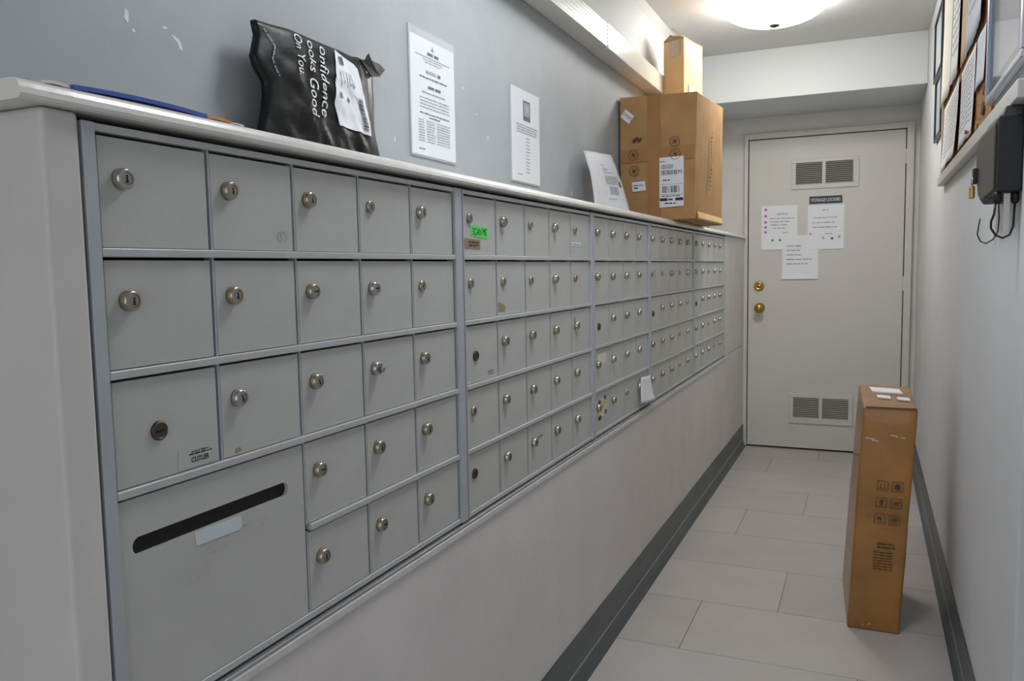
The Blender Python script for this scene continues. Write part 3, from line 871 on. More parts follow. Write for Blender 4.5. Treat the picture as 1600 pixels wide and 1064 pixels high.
# small open box on top
ZS = 1.9885
small = empty('cardboard_box', (-0.84, 4.04, ZS))
tag(small, 'small narrow cardboard box with a raised top flap, standing on the large box', 'box')
ang = math.radians(12)
du = Vector((math.cos(ang), -math.sin(ang), 0)); dv = Vector((math.sin(ang), math.cos(ang), 0))
S0 = Vector((-0.923, 3.950, 0)); SW, SD = 0.107, 0.2225
def sp(u, v, z): p = S0 + du * u + dv * v; return (p.x, p.y, z)
ztb = 2.300
carton('box_body', [sp(0, 0, ZS), sp(SW, 0, ZS), sp(SW, SD, ZS), sp(0, SD, ZS), sp(0.001, 0, ztb - 0.004), sp(SW - 0.002, 0, ztb + 0.002), sp(SW - 0.002, SD, ztb + 0.002), sp(0.001, SD, ztb - 0.002)], M['card2'], small, bulge=0.002, bevel=0.003, seed=4)
def slab(name, pts, t, material, parent):
    v1, v2 = Vector(pts[1]) - Vector(pts[0]), Vector(pts[-1]) - Vector(pts[0])
    nrm = v1.cross(v2).normalized() * t
    b = MB(); b.prism(pts, nrm); return b.build(name, material, parent)
slab('top_flap', [sp(SW - 0.002, 0.0, ztb + 0.002), sp(SW - 0.002, SD, ztb + 0.002), sp(0.056, SD - 0.02, ztb + 0.030), sp(0.042, 0.004, ztb + 0.054)], 0.003, M['card2'], small)
slab('top_flap', [sp(0.001, SD, ztb - 0.002), sp(0.001, 0.0, ztb - 0.004), sp(0.032, 0.012, ztb + 0.028), sp(0.036, SD - 0.02, ztb + 0.024)], 0.003, M['card2'], small)
slab('top_flap', [sp(0.004, 0.001, ztb - 0.002), sp(SW - 0.004, 0.001, ztb + 0.002), sp(0.070, 0.010, ztb + 0.016), sp(0.032, 0.010, ztb + 0.022)], 0.003, M['card'], small)
fs_ = Frame((S0.x, S0.y, 0), du, Z)
b = MB(); fs_.poly(b, [(0.033, 2.215), (0.086, 2.228), (0.088, 2.299), (0.030, 2.296)], 0.001, 0.0042); b.build('clear_tape', mat('dull tape', (186, 166, 146), 0.25), small)
fs2 = Frame(sp(SW, 0, 0), dv, Z)
b = MB(); fs2.poly(b, [(0.05, 2.02), (0.17, 2.02), (0.13, 2.06), (0.05, 2.10)], 0.001, 0.004); b.build('white_label', M['paper'], small)

# tall box on the floor, skewed to the right
tall = empty('cardboard_box', (0.03, 3.09, 0.0))
tag(tall, 'tall narrow tape-wrapped cardboard box standing on the floor near the right wall', 'box')
T0 = [(-0.045, 2.867, 0.0), (0.115, 2.867, 0.0), (0.098, 3.300, 0.0), (-0.072, 3.300, 0.0)]
T1 = [(-0.008, 2.867, 0.757), (0.154, 2.867, 0.757), (0.147, 3.330, 0.764), (-0.026, 3.330, 0.768)]
carton('box_body', T0 + T1, M['card_tall'], tall, bulge=0.004, bevel=0.007, seed=9)
UT = Vector((0.162, 0, 0)); VT = Vector((0.037, 0, 0.757)).normalized()
ft = Frame((-0.045, 2.867, 0.0), X, VT); ft.N = Vector((0, -1, 0))
def tu(x, z): return (x - (-0.045) - 0.037 * z / 0.757, z / VT.z)
b = MB(); N_ = 0.0046
for i, (x_, z_) in enumerate(((0.055, 0.499), (0.099, 0.498), (0.052, 0.443), (0.096, 0.442), (0.048, 0.388), (0.092, 0.386))):
    u, v = tu(x_, z_); h = 0.0165
    ft.box_outline(b, u - h, u + h, v - h, v + h, 0.0016, N_)
    if i == 0:
        ft.line(b, u - 0.006, v - 0.009, u - 0.006, v + 0.009, 0.002, N_); ft.line(b, u + 0.006, v - 0.009, u + 0.006, v + 0.009, 0.002, N_); ft.line(b, u - 0.01, v - 0.009, u + 0.01, v - 0.009, 0.002, N_)
    elif i == 1: ft.dot(b, u, v, 0.0095, N_)
    elif i == 2: ft.poly(b, [(u - 0.003, v - 0.010), (u + 0.003, v - 0.010), (u + 0.006, v + 0.004), (u, v + 0.011), (u - 0.005, v + 0.004)], 0.001, N_)
    elif i == 4: ft.poly(b, [(u - 0.010, v + 0.001), (u + 0.003, v + 0.007), (u + 0.007, v - 0.009), (u + 0.002, v - 0.003)], 0.001, N_)
    else:
        for k in range(4): ft.line(b, u - 0.010 + 0.005 * k, v - 0.009, u - 0.004 + 0.005 * k, v + 0.009, 0.0018, N_)
        ft.line(b, u - 0.011, v, u + 0.011, v + 0.003, 0.0018, N_)
for i in range(2):
    a = tu(0.041, 0.300 - 0.012 * i); ft.words(b, a[0], a[0] + 0.055, a[1], 0.0055, N_, 0, i)
for i in range(7):
    a = tu(0.030, 0.272 - 0.0095 * i); ft.words(b, a[0], a[0] + 0.060, a[1], 0.004, N_, 0, 10 + i)
b.build('stamped_marks', M['cprint'], tall)
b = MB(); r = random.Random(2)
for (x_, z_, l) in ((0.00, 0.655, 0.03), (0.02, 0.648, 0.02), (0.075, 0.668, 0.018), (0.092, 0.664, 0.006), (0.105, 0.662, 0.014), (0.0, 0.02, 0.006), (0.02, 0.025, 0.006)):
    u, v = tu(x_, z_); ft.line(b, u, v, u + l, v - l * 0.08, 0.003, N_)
b.build('painted_glint', mat('painted tape glint', (214, 200, 176), 0.2), tall)  # glints on the clear tape, painted as pale strokes
ftop = Frame((0, 0, 0.768), X, Y)
def top_label(pts, name, material, t0=-0.008, t1=0.0):
    b = MB(); b.prism([(x_, y_, 0.7575 + (y_ - 2.867) * 0.0195) for x_, y_ in pts], (0, 0, 0.005)); return b.build(name, material, tall)
top_label([(0.010, 3.250), (0.108, 3.225), (0.118, 3.135), (0.020, 3.155)], 'shipping_label', M['paper'])
top_label([(0.034, 3.085), (0.075, 3.07), (0.077, 3.025), (0.036, 3.042)], 'label_scrap', M['paper'])
top_label([(0.097, 3.055), (0.134, 3.045), (0.136, 3.0), (0.098, 3.015)], 'label_scrap', M['paper'])
b = MB(); b.prism([(-0.0005, 2.8655, 0.7555), (0.150, 2.8655, 0.7555), (0.150, 2.8655, 0.7595), (-0.0005, 2.8655, 0.7595)], (0, -0.0035, 0)); b.build('flap_seam', M['card_dark'], tall)

# ------------------------------------------------------------------ black poly mailer
# the bag is scaled about the camera onto the ledge, close to the wall
CAM_SCALE, NEAR_BASE, MAIL_BASE = 1.12, Vector((-0.85, 1.15, 1.40125)), Vector((-0.952, 1.288, ZL + 0.0006))
ZM = NEAR_BASE.z
def scale_from_cam(p): return tuple(MAIL_BASE + CAM_SCALE * (Vector(p) - NEAR_BASE))  # the two bases put the scale centre at the camera
mail = empty('poly_mailer', (-0.95, 1.29, ZL)); tag(mail, 'crumpled black plastic mailer with white lettering, standing on the ledge', 'parcel')
LB = [(1.4178, 0.978), (1.446, 0.985), (1.465, 0.994), (1.496, 1.003), (1.521, 1.004), (1.534, 0.988), (1.552, 0.982), (1.586, 0.995), (1.607, 0.991)]  # outline read from image pixels, projected onto a plane nearer the camera
RB = [(1.4178, 1.318), (1.446, 1.3135), (1.485, 1.301), (1.525, 1.295), (1.592, 1.294), (1.611, 1.294)]
TB = [(0.0, 1.607), (0.12, 1.609), (0.25, 1.613), (0.4, 1.612), (0.55, 1.611), (0.7, 1.611), (0.82, 1.609), (0.9, 1.613), (1.0, 1.611)]
def interp(tab, t):
    if t <= tab[0][0]: return tab[0][1]
    for (a, p), (c, q) in zip(tab, tab[1:]):
        if t <= c: return p + (q - p) * (t - a) / (c - a)
    return tab[-1][1]
def bag(s_, t, side, off=0.0):
    z = ZM + (interp(TB, s_) - ZM) * t
    zz = min(z, 1.605)
    y0, y1 = interp(LB, zz), interp(RB, zz)
    y = y0 + (y1 - y0) * s_
    e = (math.sin(math.pi * min(1, max(0, s_))) ** 0.55) * (math.sin(math.pi * (0.22 + 0.78 * t)) ** 0.6 if t < 1 else 0)
    wr = 0.005 * noise.noise(Vector((y * 20 + z * 14, z * 14 - y * 6, 3.0 * side))) + 0.004 * (0.5 - abs(noise.noise(Vector((y * 34 + z * 26, z * 16 - y * 12, 7)))) * 2) + 0.0012 * noise.noise(Vector((y * 90, z * 70, 2)))
    base = -0.838 - 0.06 * (z - 1.417) - (0.006 * max(0, (s_ - 0.86) / 0.14) ** 1.2)
    if side > 0: x = base + e * (0.016 + wr) + off
    else: x = base - 0.010 - e * (0.020 + 0.5 * wr)
    return scale_from_cam((x, y, z))
NS, NT = 44, 30
b = MB(); vs_ = []; fs = []
for side in (1, -1):
    for j in range(NT + 1):
        for i in range(NS + 1):
            vs_.append(bag(i / NS, j / NT, side))
n = (NS + 1) * (NT + 1)
for j in range(NT):
    for i in range(NS):
        q = (j * (NS + 1) + i, j * (NS + 1) + i + 1, (j + 1) * (NS + 1) + i + 1, (j + 1) * (NS + 1) + i)
        fs += [q, tuple(k + n for k in q[::-1])]
bd = [i for i in range(NS + 1)] + [j * (NS + 1) + NS for j in range(1, NT + 1)] + [NT * (NS + 1) + i for i in range(NS - 1, -1, -1)] + [j * (NS + 1) for j in range(NT - 1, 0, -1)]
fs += [(bd[k], bd[k] + n, bd[(k + 1) % len(bd)] + n, bd[(k + 1) % len(bd)]) for k in range(len(bd))]
b.add(vs_, fs); b.build('mailer_body', M['poly'], mail, smooth=True)
def bag_at(y, z, off):
    # point of the front sheet at (y, z)
    zz = min(z, 1.605); y0, y1 = interp(LB, zz), interp(RB, zz)
    s_ = min(1, max(0, (y - y0) / (y1 - y0)))
    t = min(1, max(0, (z - ZM) / (interp(TB, s_) - ZM)))
    p = bag(s_, t, 1, off); q = scale_from_cam((0, y, z)); return (p[0], q[1], q[2])
def bag_text(body, h, ya, za, yb, zb, m=0, wmax=None):
    b = MB(); vs_, fs, wd = glyphs(body)
    L = math.dist((ya, za), (yb, zb)); k = L / wd
    dy, dz = (yb - ya) / L, (zb - za) / L
    # reading direction runs down the bag; letter tops point to +y
    b.add([bag_at(ya + x * k * dy - yy * h * dz, za + x * k * dz + yy * h * dy, 0.0022) for x, yy in vs_], fs)
    b.build('lettering', M['white'], mail)
bag_text('onfidence', 0.0195, 1.138, 1.604, 1.114, 1.484)
bag_text('ooks Good', 0.0195, 1.107, 1.606, 1.088, 1.482)
bag_text('On You.', 0.0195, 1.074, 1.609, 1.069, 1.541)
b = MB()
fl_ = [(1.006, 1.597), (1.016, 1.585), (1.023, 1.574), (1.019, 1.564), (1.014, 1.554), (1.019, 1.541), (1.026, 1.529)]
for i in range(40):
    t = i / 40 * 6; k = int(t); q = t - k
    if i % 7 == 3: continue
    y_ = fl_[k][0] + (fl_[k + 1][0] - fl_[k][0]) * q; z_ = fl_[k][1] + (fl_[k + 1][1] - fl_[k][1]) * q
    a = 0.0015; hh = 0.0006
    b.add([bag_at(y_ - a, z_ - hh, 0.0022), bag_at(y_ + a, z_ - hh, 0.0022), bag_at(y_ + a, z_ + hh, 0.0022), bag_at(y_ - a, z_ + hh, 0.0022)], [(0, 1, 2, 3)])
b.build('fine_print', mat('fine print', (170, 172, 174), 0.6), mail)
# shipping label laid over the front
LBL = [(1.476, 1.162, 1.266), (1.49, 1.156, 1.2635), (1.51, 1.153, 1.260), (1.535, 1.159, 1.255), (1.561, 1.167, 1.2505), (1.593, 1.177, 1.245), (1.607, 1.183, 1.19)]
b = MB(); vs_ = []; fs = []; nL, mL = 18, 24
for side in (0, 1):
    for j in range(mL + 1):
        z = 1.475 + (1.607 - 1.475) * j / mL
        a0 = interp([(q[0], q[1]) for q in LBL], z); a1 = interp([(q[0], q[2]) for q in LBL], z)
        for i in range(nL + 1):
            y = a0 + (a1 - a0) * i / nL
            vs_.append(bag_at(y, z - 0.003 * (i / nL), 0.0012 + 0.0012 * side))
n = (nL + 1) * (mL + 1)
for j in range(mL):
    for i in range(nL):
        q = (j * (nL + 1) + i, j * (nL + 1) + i + 1, (j + 1) * (nL + 1) + i + 1, (j + 1) * (nL + 1) + i)
        fs += [q[::-1], tuple(k + n for k in q)]
b.add(vs_, fs); lab = b.build('shipping_label', M['paper'], mail, smooth=True)
b = MB()
def bq(y0, y1, z0, z1, m, off=0.0042):
    b.add([bag_at(y0, z0, off), bag_at(y1, z0, off), bag_at(y1, z1, off), bag_at(y0, z1, off)], [(0, 1, 2, 3)], m)
r = random.Random(11); z = 1.478
while z < 1.531:
    h = r.choice((0.0007, 0.0012, 0.002)); k = (z - 1.478) / 0.053
    bq(1.240 - 0.014 * k, 1.255 - 0.013 * k, z, z + h, 0); z += h + r.choice((0.0007, 0.0012))
bq(1.187, 1.196, 1.521, 1.5235, 0); bq(1.190, 1.193, 1.5175, 1.527, 0)
for i in range(3): bq(1.186 + 0.004 * i, 1.189 + 0.004 * i, 1.583, 1.597, 1)
for i in range(5): bq(1.178 + 0.009 * i, 1.180 + 0.009 * i, 1.545 + 0.004 * (i % 2), 1.572, 2)
for i in range(3): bq(1.166 + 0.003 * i, 1.168 + 0.003 * i, 1.522, 1.532, 1)
def stroke(pts, wd, m):
    for (y0, z0), (y1, z1) in zip(pts, pts[1:]):
        d_ = Vector((y1 - y0, z1 - z0)); p = Vector((-d_.y, d_.x)).normalized() * wd / 2
        b.add([bag_at(y0 + p.x, z0 + p.y, 0.0044), bag_at(y0 - p.x, z0 - p.y, 0.0044), bag_at(y1 - p.x, z1 - p.y, 0.0044), bag_at(y1 + p.x, z1 + p.y, 0.0044)], [(0, 1, 2, 3)], m)
stroke([(1.221, 1.560), (1.219, 1.548), (1.208, 1.552), (1.202, 1.550), (1.203, 1.541), (1.212, 1.534), (1.219, 1.531), (1.222, 1.526)], 0.0013, 3)
b.build('print', [M['inkblack'], M['ink'], M['ink_soft'], M['blue_pen']], lab)
# turned-over top corner
slab('folded_corner', [scale_from_cam(p) for p in ((-0.846, 1.262, 1.609), (-0.846, 1.278, 1.611), (-0.845, 1.289, 1.625), (-0.846, 1.299, 1.615), (-0.850, 1.331, 1.616), (-0.852, 1.353, 1.610), (-0.850, 1.331, 1.593), (-0.844, 1.294, 1.585))], 0.003, M['poly'], mail)
gs = [(1.593, 1.2945, 1.3315), (1.556, 1.2945, 1.330), (1.525, 1.295, 1.326), (1.491, 1.300, 1.322), (1.460, 1.309, 1.319), (1.403, 1.3175, 1.3178)]
b = MB(); vs_ = []
for (z, a0, a1) in gs:
    xb = -0.838 - 0.06 * (z - 1.417) - 0.006
    vs_ += [scale_from_cam(p) for p in ((xb, a0, z), (xb - 0.004, (a0 + a1) / 2, z), (xb - 0.012, a1, z), (xb - 0.016, a1, z), (xb - 0.010, a0, z))]
fs = []
for k in range(len(gs) - 1):
    for q in range(5): fs.append((5 * k + q, 5 * k + (q + 1) % 5, 5 * k + 5 + (q + 1) % 5, 5 * k + 5 + q))
fs += [(0, 1, 2, 3, 4), tuple(5 * (len(gs) - 1) + q for q in range(5))]
b.add(vs_, fs); b.build('side_gusset', M['poly_grey'], mail)

# ------------------------------------------------------------------ white envelope leaning on the wall
Q = [(-0.915, 2.845, ZL + 0.001), (-0.838, 3.045, ZL + 0.001), (-0.938, 3.125, 1.668), (-0.972, 2.885, 1.660)]
b = MB(); vs_ = []; fs = []; NU, NV = 10, 12
qa = [Vector(p) for p in Q]
nrm = (qa[1] - qa[0]).cross(qa[3] - qa[0]).normalized()
def env(u, v):
    p = (qa[0] * (1 - u) + qa[1] * u) * (1 - v) + (qa[3] * (1 - u) + qa[2] * u) * v
    return p
for side in (0, 1):
    for j in range(NV + 1):
        for i in range(NU + 1):
            u, v = i / NU, j / NV
            p = env(u, v) + nrm * (0.012 * math.sin(math.pi * v) * (1 - 0.4 * u) + 0.003 * noise.noise(Vector((u * 4, v * 4, 1)))) * 1.0
            edge = min(u, 1 - u, v, 1 - v)
            p -= nrm * (side * (0.0015 + 0.010 * min(1, edge * 6)))
            if p.z < ZL + 0.001: p.z = ZL + 0.001
            vs_.append(p)
n = (NU + 1) * (NV + 1)
for j in range(NV):
    for i in range(NU):
        q = (j * (NU + 1) + i, j * (NU + 1) + i + 1, (j + 1) * (NU + 1) + i + 1, (j + 1) * (NU + 1) + i)
        fs += [q, tuple(k + n for k in q[::-1])]
bd = [i for i in range(NU + 1)] + [j * (NU + 1) + NU for j in range(1, NV + 1)] + [NV * (NU + 1) + i for i in range(NU - 1, -1, -1)] + [j * (NU + 1) for j in range(NV - 1, 0, -1)]
fs += [(bd[k], bd[k] + n, bd[(k + 1) % len(bd)] + n, bd[(k + 1) % len(bd)]) for k in range(len(bd))]
b.add(vs_, fs)
ev = tag(b.build('padded_envelope', M['envelope'], smooth=True), 'white padded envelope leaning against the grey wall beside the large cardboard box', 'envelope')
b = MB()
def eq(u0, u1, v0, v1, m=0):
    def P(u, v): return env(u, v) + nrm * (0.012 * math.sin(math.pi * v) * (1 - 0.4 * u) + 0.003 * noise.noise(Vector((u * 4, v * 4, 1))) + 0.0012)
    b.add([P(u0, v0), P(u1, v0), P(u1, v1), P(u0, v1)], [(0, 1, 2, 3)], m)
r = random.Random(4)
for (u0, u1, v) in ((0.44, 0.56, 0.78), (0.47, 0.62, 0.72), (0.48, 0.60, 0.695), (0.48, 0.82, 0.66)):
    u = u0
    while u < u1:
        l = r.uniform(0.03, 0.08); eq(u, min(u + l, u1), v, v + 0.014, 0); u += l + 0.02
for (v0) in (0.60, 0.575, 0.55, 0.525, 0.50, 0.475):
    u = 0.46
    while u < 0.86 - (0.1 if v0 < 0.52 else 0):
        l = r.uniform(0.03, 0.1); eq(u, u + l, v0, v0 + 0.014, 0); u += l + 0.015
u = 0.52
while u < 0.80:
    l = r.choice((0.008, 0.014, 0.02)); eq(u, u + l, 0.31, 0.44, 0); u += l + r.choice((0.008, 0.014))
eq(0.86, 0.91, 0.44, 0.52, 1)
for u in (0.45, 0.52, 0.58, 0.64, 0.84): eq(u, u + 0.04, 0.235, 0.25, 0)
b.build('print', [M['ink_soft'], M['inkblack']], ev)

# ------------------------------------------------------------------ mail lying at the near end of the ledge
mg = empty('magazine', (-0.80, 0.73, ZL)); tag(mg, 'thin blue and white mailing lying flat on the near end of the ledge', 'mail')
def curl_sheet(name, y0, y1, x0, x1, z0, t, lift, material):
    b = MB(); vs_ = []; N = 12
    for i in range(N + 1):
        k = i / N; y = y0 + (y1 - y0) * k; z = z0 + lift * 4 * k * (1 - k) + 0.0
        for (x, zz) in ((x0, z), (x1, z), (x1, z + t), (x0, z + t)): vs_.append((x, y, zz))
    fs = [(0, 1, 2, 3), tuple(4 * N + q for q in (3, 2, 1, 0))]
    for i in range(N):
        for q in range(4): fs.append((4 * i + q, 4 * i + (q + 1) % 4, 4 * i + 4 + (q + 1) % 4, 4 * i + 4 + q))
    b.add(vs_, fs); return b.build(name, material, mg)
curl_sheet('inner_pages', 0.592, 0.862, -0.92, -0.770, ZL + 0.0004, 0.0016, 0.001, M['paper_warm'])
curl_sheet('blue_cover', 0.612, 0.800, -0.92, -0.768, ZL + 0.0024, 0.0048, 0.003, M['blue'])
curl_sheet('orange_cover', 0.8005, 0.842, -0.92, -0.768, ZL + 0.0024, 0.0032, 0.001, M['orange'])
curl_sheet('white_corner', 0.578, 0.6115, -0.90, -0.772, ZL + 0.0024, 0.003, 0.002, M['envelope'])
curl_sheet('white_tip', 0.8425, 0.868, -0.90, -0.770, ZL + 0.0024, 0.0018, 0.0008, M['envelope'])

# ------------------------------------------------------------------ right wall
def rbox(mb, x0, x1, y0, y1, z0, z1, m=0): mb.box(x0, x1, y0, y1, z0, z1, m)
# cork board with its sill trim
cork = empty('cork_board', (XR - 0.004, 3.0, 1.53)); tag(cork, 'worn cork notice board with a pale sill strip on the right wall', 'notice board')
b = MB(); b.box(0.2655, XR, 2.315, 3.80, 1.566, 2.42); b.build('cork_panel', M['cork'], cork)
b = MB(); b.box(0.247, XR, 1.80, 3.74, 1.530, 1.566); b.build('sill_strip', M['board_trim'], cork, bevel=0.003)
b = MB(); b.box(0.262, XR, 3.80, 3.825, 1.566, 2.42); b.build('edge_strip', M['board_trim'], cork, bevel=0.002)
r = random.Random(8)
for i in range(7):
    yy, zz = 2.35 + 0.22 * r.random(), 1.575 + 0.10 * r.random()
    b = MB(); fr = right_frame(yy, zz, 0.2655); fr.poly(b, blob(0.03, 0.018, i + 60), 0, 0.004 + 0.004 * r.random()); b.build('torn_cork', M['card_dark'] if i % 3 == 0 else M['cork'], cork)
def torn_sheet(y0, y1, z0, z1, x, material, label, wob=0.006, curl=0.006, seed=1, lines=0, wave=0.004):
    """paper pinned on the board; y0<y1; ragged lower edge"""
    r = random.Random(seed); NU, NV = 14, 10; vs_ = []; fs = []; b = MB()
    rag = [r.uniform(0, wob) for _ in range(NU + 1)]
    def P(u, v, side):
        y = y1 - (y1 - y0) * u; z = z0 + rag[round(u * NU)] * (1 - v) + (z1 - z0) * v
        o = curl * (1 - v) ** 2 + wave * 0.5 * (1 + math.sin(5 * u + seed)) * (1 - v * 0.5) + curl * 0.6 * max(0, (u - 0.8) / 0.2)
        return (x - o - 0.0008 * side, y, z)
    for side in (0, 1):
        for j in range(NV + 1):
            for i in range(NU + 1): vs_.append(P(i / NU, j / NV, side))
    n = (NU + 1) * (NV + 1)
    for j in range(NV):
        for i in range(NU):
            q = (j * (NU + 1) + i, j * (NU + 1) + i + 1, (j + 1) * (NU + 1) + i + 1, (j + 1) * (NU + 1) + i)
            fs += [q, tuple(k + n for k in q[::-1])]
    bd = [i for i in range(NU + 1)] + [j * (NU + 1) + NU for j in range(1, NV + 1)] + [NV * (NU + 1) + i for i in range(NU - 1, -1, -1)] + [j * (NU + 1) for j in range(NV - 1, 0, -1)]
    fs += [(bd[k], bd[k] + n, bd[(k + 1) % len(bd)] + n, bd[(k + 1) % len(bd)]) for k in range(len(bd))]
    b.add(vs_, fs); o = tag(b.build('pinned_paper', material, smooth=True), label, 'paper')
    if lines:
        b = MB()
        for k in range(lines):
            v = 0.92 - 0.8 * k / lines; u = 0.08
            while u < 0.9:
                l = r.uniform(0.03, 0.12); u1 = min(0.92, u + l)
                def S(u_, v_):
                    a = int(u_ * NU) / NU; p, q = Vector(P(a, v_, 1)), Vector(P(min(1, a + 1 / NU), v_, 1)); return p.lerp(q, (u_ - a) * NU) + Vector((-0.0006, 0, 0))
                b.add([S(u, v), S(u1, v), S(u1, v + 0.25 / lines), S(u, v + 0.25 / lines)], [(0, 1, 2, 3)]); u = u1 + 0.03
        b.build('print', M['ink_soft'], o)
    return o
torn_sheet(3.37, 3.79, 1.845, 2.40, 0.2645, M['paper_warm'], 'cream sheet at the far end of the cork board', seed=1)
torn_sheet(3.07, 3.36, 1.850, 2.40, 0.2640, M['paper'], 'narrow white sheet next to the cream one on the cork board', seed=2, lines=14)
torn_sheet(2.865, 3.06, 1.850, 2.40, 0.2645, mat('peach paper', (222, 190, 160), 0.8, var=0.08, scale=20), 'peach strip of paper in the middle of the cork board', seed=7, wave=0.002, curl=0.003)
torn_sheet(2.46, 2.858, 1.846, 2.40, 0.2640, M['paper_blue'], 'bluish sheet beside the glass case, above the torn strip of cork', seed=3, lines=12)
torn_sheet(3.06, 3.70, 1.578, 1.828, 0.2645, M['paper'], 'large white sheet low on the far half of the cork board', seed=4, lines=12, wob=0.01, curl=0.01)
pinned = torn_sheet(2.635, 3.052, 1.582, 1.832, 0.2645, M['paper'], 'white printed sheet low on the near half of the cork board, beside the exposed cork', seed=5, lines=12, wob=0.008, curl=0.006)
torn_sheet(2.44, 2.628, 1.690, 1.834, 0.2645, M['paper_blue'], 'small bluish scrap above the torn cork by the glass case', seed=6, curl=0.003)
b = MB(); b.lathe([(0.004, 0), (0.004, 0.006), (0.006, 0.007), (0.006, 0.012), (0.003, 0.013)], (0.259, 2.72, 1.60), (-1, 0, 0), n=10)
b.build('push_pin', mat('red pin', (170, 50, 50), 0.4), pinned)

# glass notice case
case = empty('notice_case', (XR, 2.04, 1.60)); tag(case, 'glazed aluminium notice case at the near end of the right wall', 'notice case')
y0, y1, z0, z1, xf_ = 1.79, 2.305, 1.602, 2.30, 0.250
b = MB(); b.box(0.267, XR, y0, y1, z0, z1); b.build('back_panel', M['picture'], case)
for (p, q, c, e) in ((y0, y1, z0, z0 + 0.016), (y0, y1, z1 - 0.016, z1), (y1 - 0.030, y1, z0 + 0.016, z1 - 0.016), (y0, y0 + 0.020, z0 + 0.016, z1 - 0.016)):
    b = MB(); b.box(xf_, 0.267, p, q, c, e); b.build('case_frame', M['case_metal'], case, bevel=0.003)
b = MB(); b.box(xf_ - 0.002, xf_ + 0.004, y1 - 0.045, y1 - 0.036, z0 + 0.02, z1 - 0.02); b.build('glazing_bead', mat('blue grey bead', (132, 144, 160), 0.3, 0.3), case)
b = MB(); b.box(0.2655, 0.267, 1.93, 2.20, 1.655, 2.2); b.build('notice_sheet', M['paper'], case)
gm = bpy.data.materials.new('case glass'); gm.use_nodes = True
g_ = gm.node_tree.nodes['Principled BSDF']; g_.inputs['Transmission Weight'].default_value = 1.0; g_.inputs['Roughness'].default_value = 0.05; g_.inputs['IOR'].default_value = 1.1
b = MB(); b.box(0.254, 0.256, y0 + 0.020, y1 - 0.030, z0 + 0.016, z1 - 0.016); b.build('glass_pane', gm, case)

# two slim black frames beyond the board
for (p, q, c, e, lab) in ((3.90, 4.35, 2.052, 2.325, 'upper of two slim black-framed pictures at the far end of the right wall'), (3.86, 4.22, 1.765, 2.035, 'lower of two slim black-framed pictures at the far end of the right wall')):
    root = empty('picture_frame', (XR, (p + q) / 2, c)); tag(root, lab, 'picture frame')
    for (a0, a1, c0, c1) in ((p, q, c, c + 0.014), (p, q, e - 0.014, e), (p, p + 0.03, c + 0.014, e - 0.014), (q - 0.02, q, c + 0.014, e - 0.014)):
        b = MB(); b.box(0.258, XR, a0, a1, c0, c1); b.build('frame_bar', M['frame_black'], root, bevel=0.001)
    b = MB(); b.box(0.266, XR, p + 0.03, q - 0.02, c + 0.014, e - 0.014); b.build('picture', M['picture'], root)

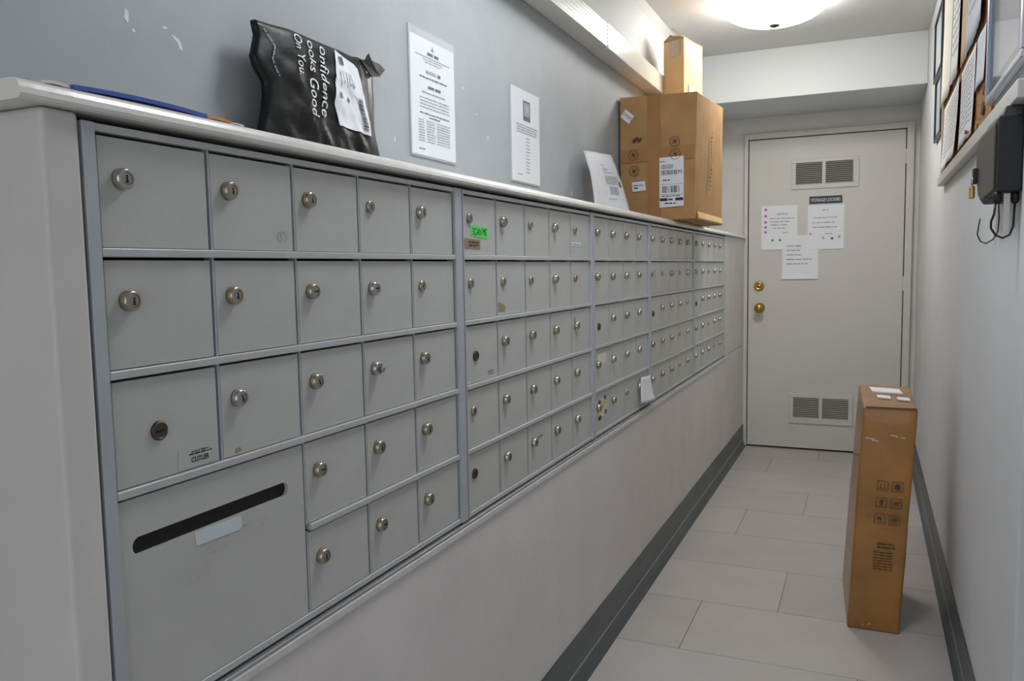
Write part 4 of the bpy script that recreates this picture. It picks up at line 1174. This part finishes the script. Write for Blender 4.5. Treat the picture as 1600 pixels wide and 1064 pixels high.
# black box with padlock and hooks
kb = empty('wall_lockbox', (XR, 2.03, 1.35)); tag(kb, 'black plastic box on the right wall with a brass padlock and dangling hooks', 'lock box')
y0, y1, xf_ = 1.868, 2.20, 0.224
side = [(y0, 1.362), (y1 - 0.11, 1.352), (y1 - 0.05, 1.366), (y1 - 0.012, 1.408), (y1, 1.45), (y1 - 0.004, 1.492), (y1 - 0.05, 1.512), (y0, 1.512)]
b = MB(); b.prism([(xf_ + 0.004, a, c) for a, c in side], (XR - xf_ - 0.004, 0, 0)); b.build('box_body', M['plastic_black'], kb, bevel=0.005)
b = MB(); b.prism([(xf_, a, c) for a, c in [(p + (0.02 if p < 2 else -0.014), 1.43 + (q - 1.43) * 0.88) for p, q in side]], (0.006, 0, 0)); b.build('front_cover', M['plastic_grey'], kb, bevel=0.003)
b = MB(); b.box(0.216, 0.226, y1 - 0.045, y1 - 0.015, 1.405, 1.44); b.build('hasp', M['plastic_black'], kb, bevel=0.002)
pl = MB(); pl.box(0.211, 0.221, y1 - 0.035, y1 - 0.008, 1.372, 1.400); pk = pl.build('padlock', M['brass'], kb, bevel=0.002); pk['label'] = 'small brass padlock'
b = MB(); yc = y1 - 0.0215
b.tube([(0.216, yc - 0.008, 1.398)] + [(0.216, yc - 0.008 * math.cos(t * math.pi / 8), 1.412 + 0.010 * math.sin(t * math.pi / 8)) for t in range(9)] + [(0.216, yc + 0.008, 1.398)], 0.0018, 0, 8); b.build('shackle', M['chrome'], pk, smooth=True)
b = MB(); b.hexa([(0.232, 1.87, 1.50), (0.27, 1.87, 1.50), (0.27, 2.17, 1.50), (0.232, 2.17, 1.50), (0.240, 1.87, 1.5295), (0.27, 1.87, 1.5295), (0.27, 2.13, 1.5295), (0.240, 2.13, 1.5295)]); b.build('top_clip', M['plastic_grey'], kb, bevel=0.003)
for (x_) in (0.232, 0.262):
    b = MB(); b.lathe([(0.006, 0), (0.008, 0.006), (0.008, 0.018), (0.005, 0.024)], (x_, 1.885, 1.364), (0, 0, -1), n=12); b.build('mount_knob', M['plastic_black'], kb, smooth=True)
b = MB(); b.box(0.243, 0.254, 1.884, 1.886, 1.285, 1.36); b.build('metal_strap', M['tin'], kb)
b = MB()
b.tube([(0.229, 1.885, 1.345), (0.227, 1.884, 1.32), (0.222, 1.882, 1.305), (0.222, 1.88, 1.292), (0.230, 1.878, 1.278), (0.242, 1.877, 1.272), (0.254, 1.878, 1.278), (0.260, 1.880, 1.295), (0.262, 1.884, 1.34)], 0.0022, 0, 8)
b.build('hook', M['wire'], kb, smooth=True)
b = MB()
b.tube([(0.234, 1.885, 1.345), (0.236, 1.884, 1.31), (0.234, 1.88, 1.285), (0.226, 1.878, 1.270), (0.214, 1.876, 1.262), (0.204, 1.876, 1.266), (0.198, 1.876, 1.28), (0.200, 1.876, 1.297), (0.202, 1.876, 1.312)], 0.0013, 0, 8)
b.build('hook', M['wire'], kb, smooth=True)
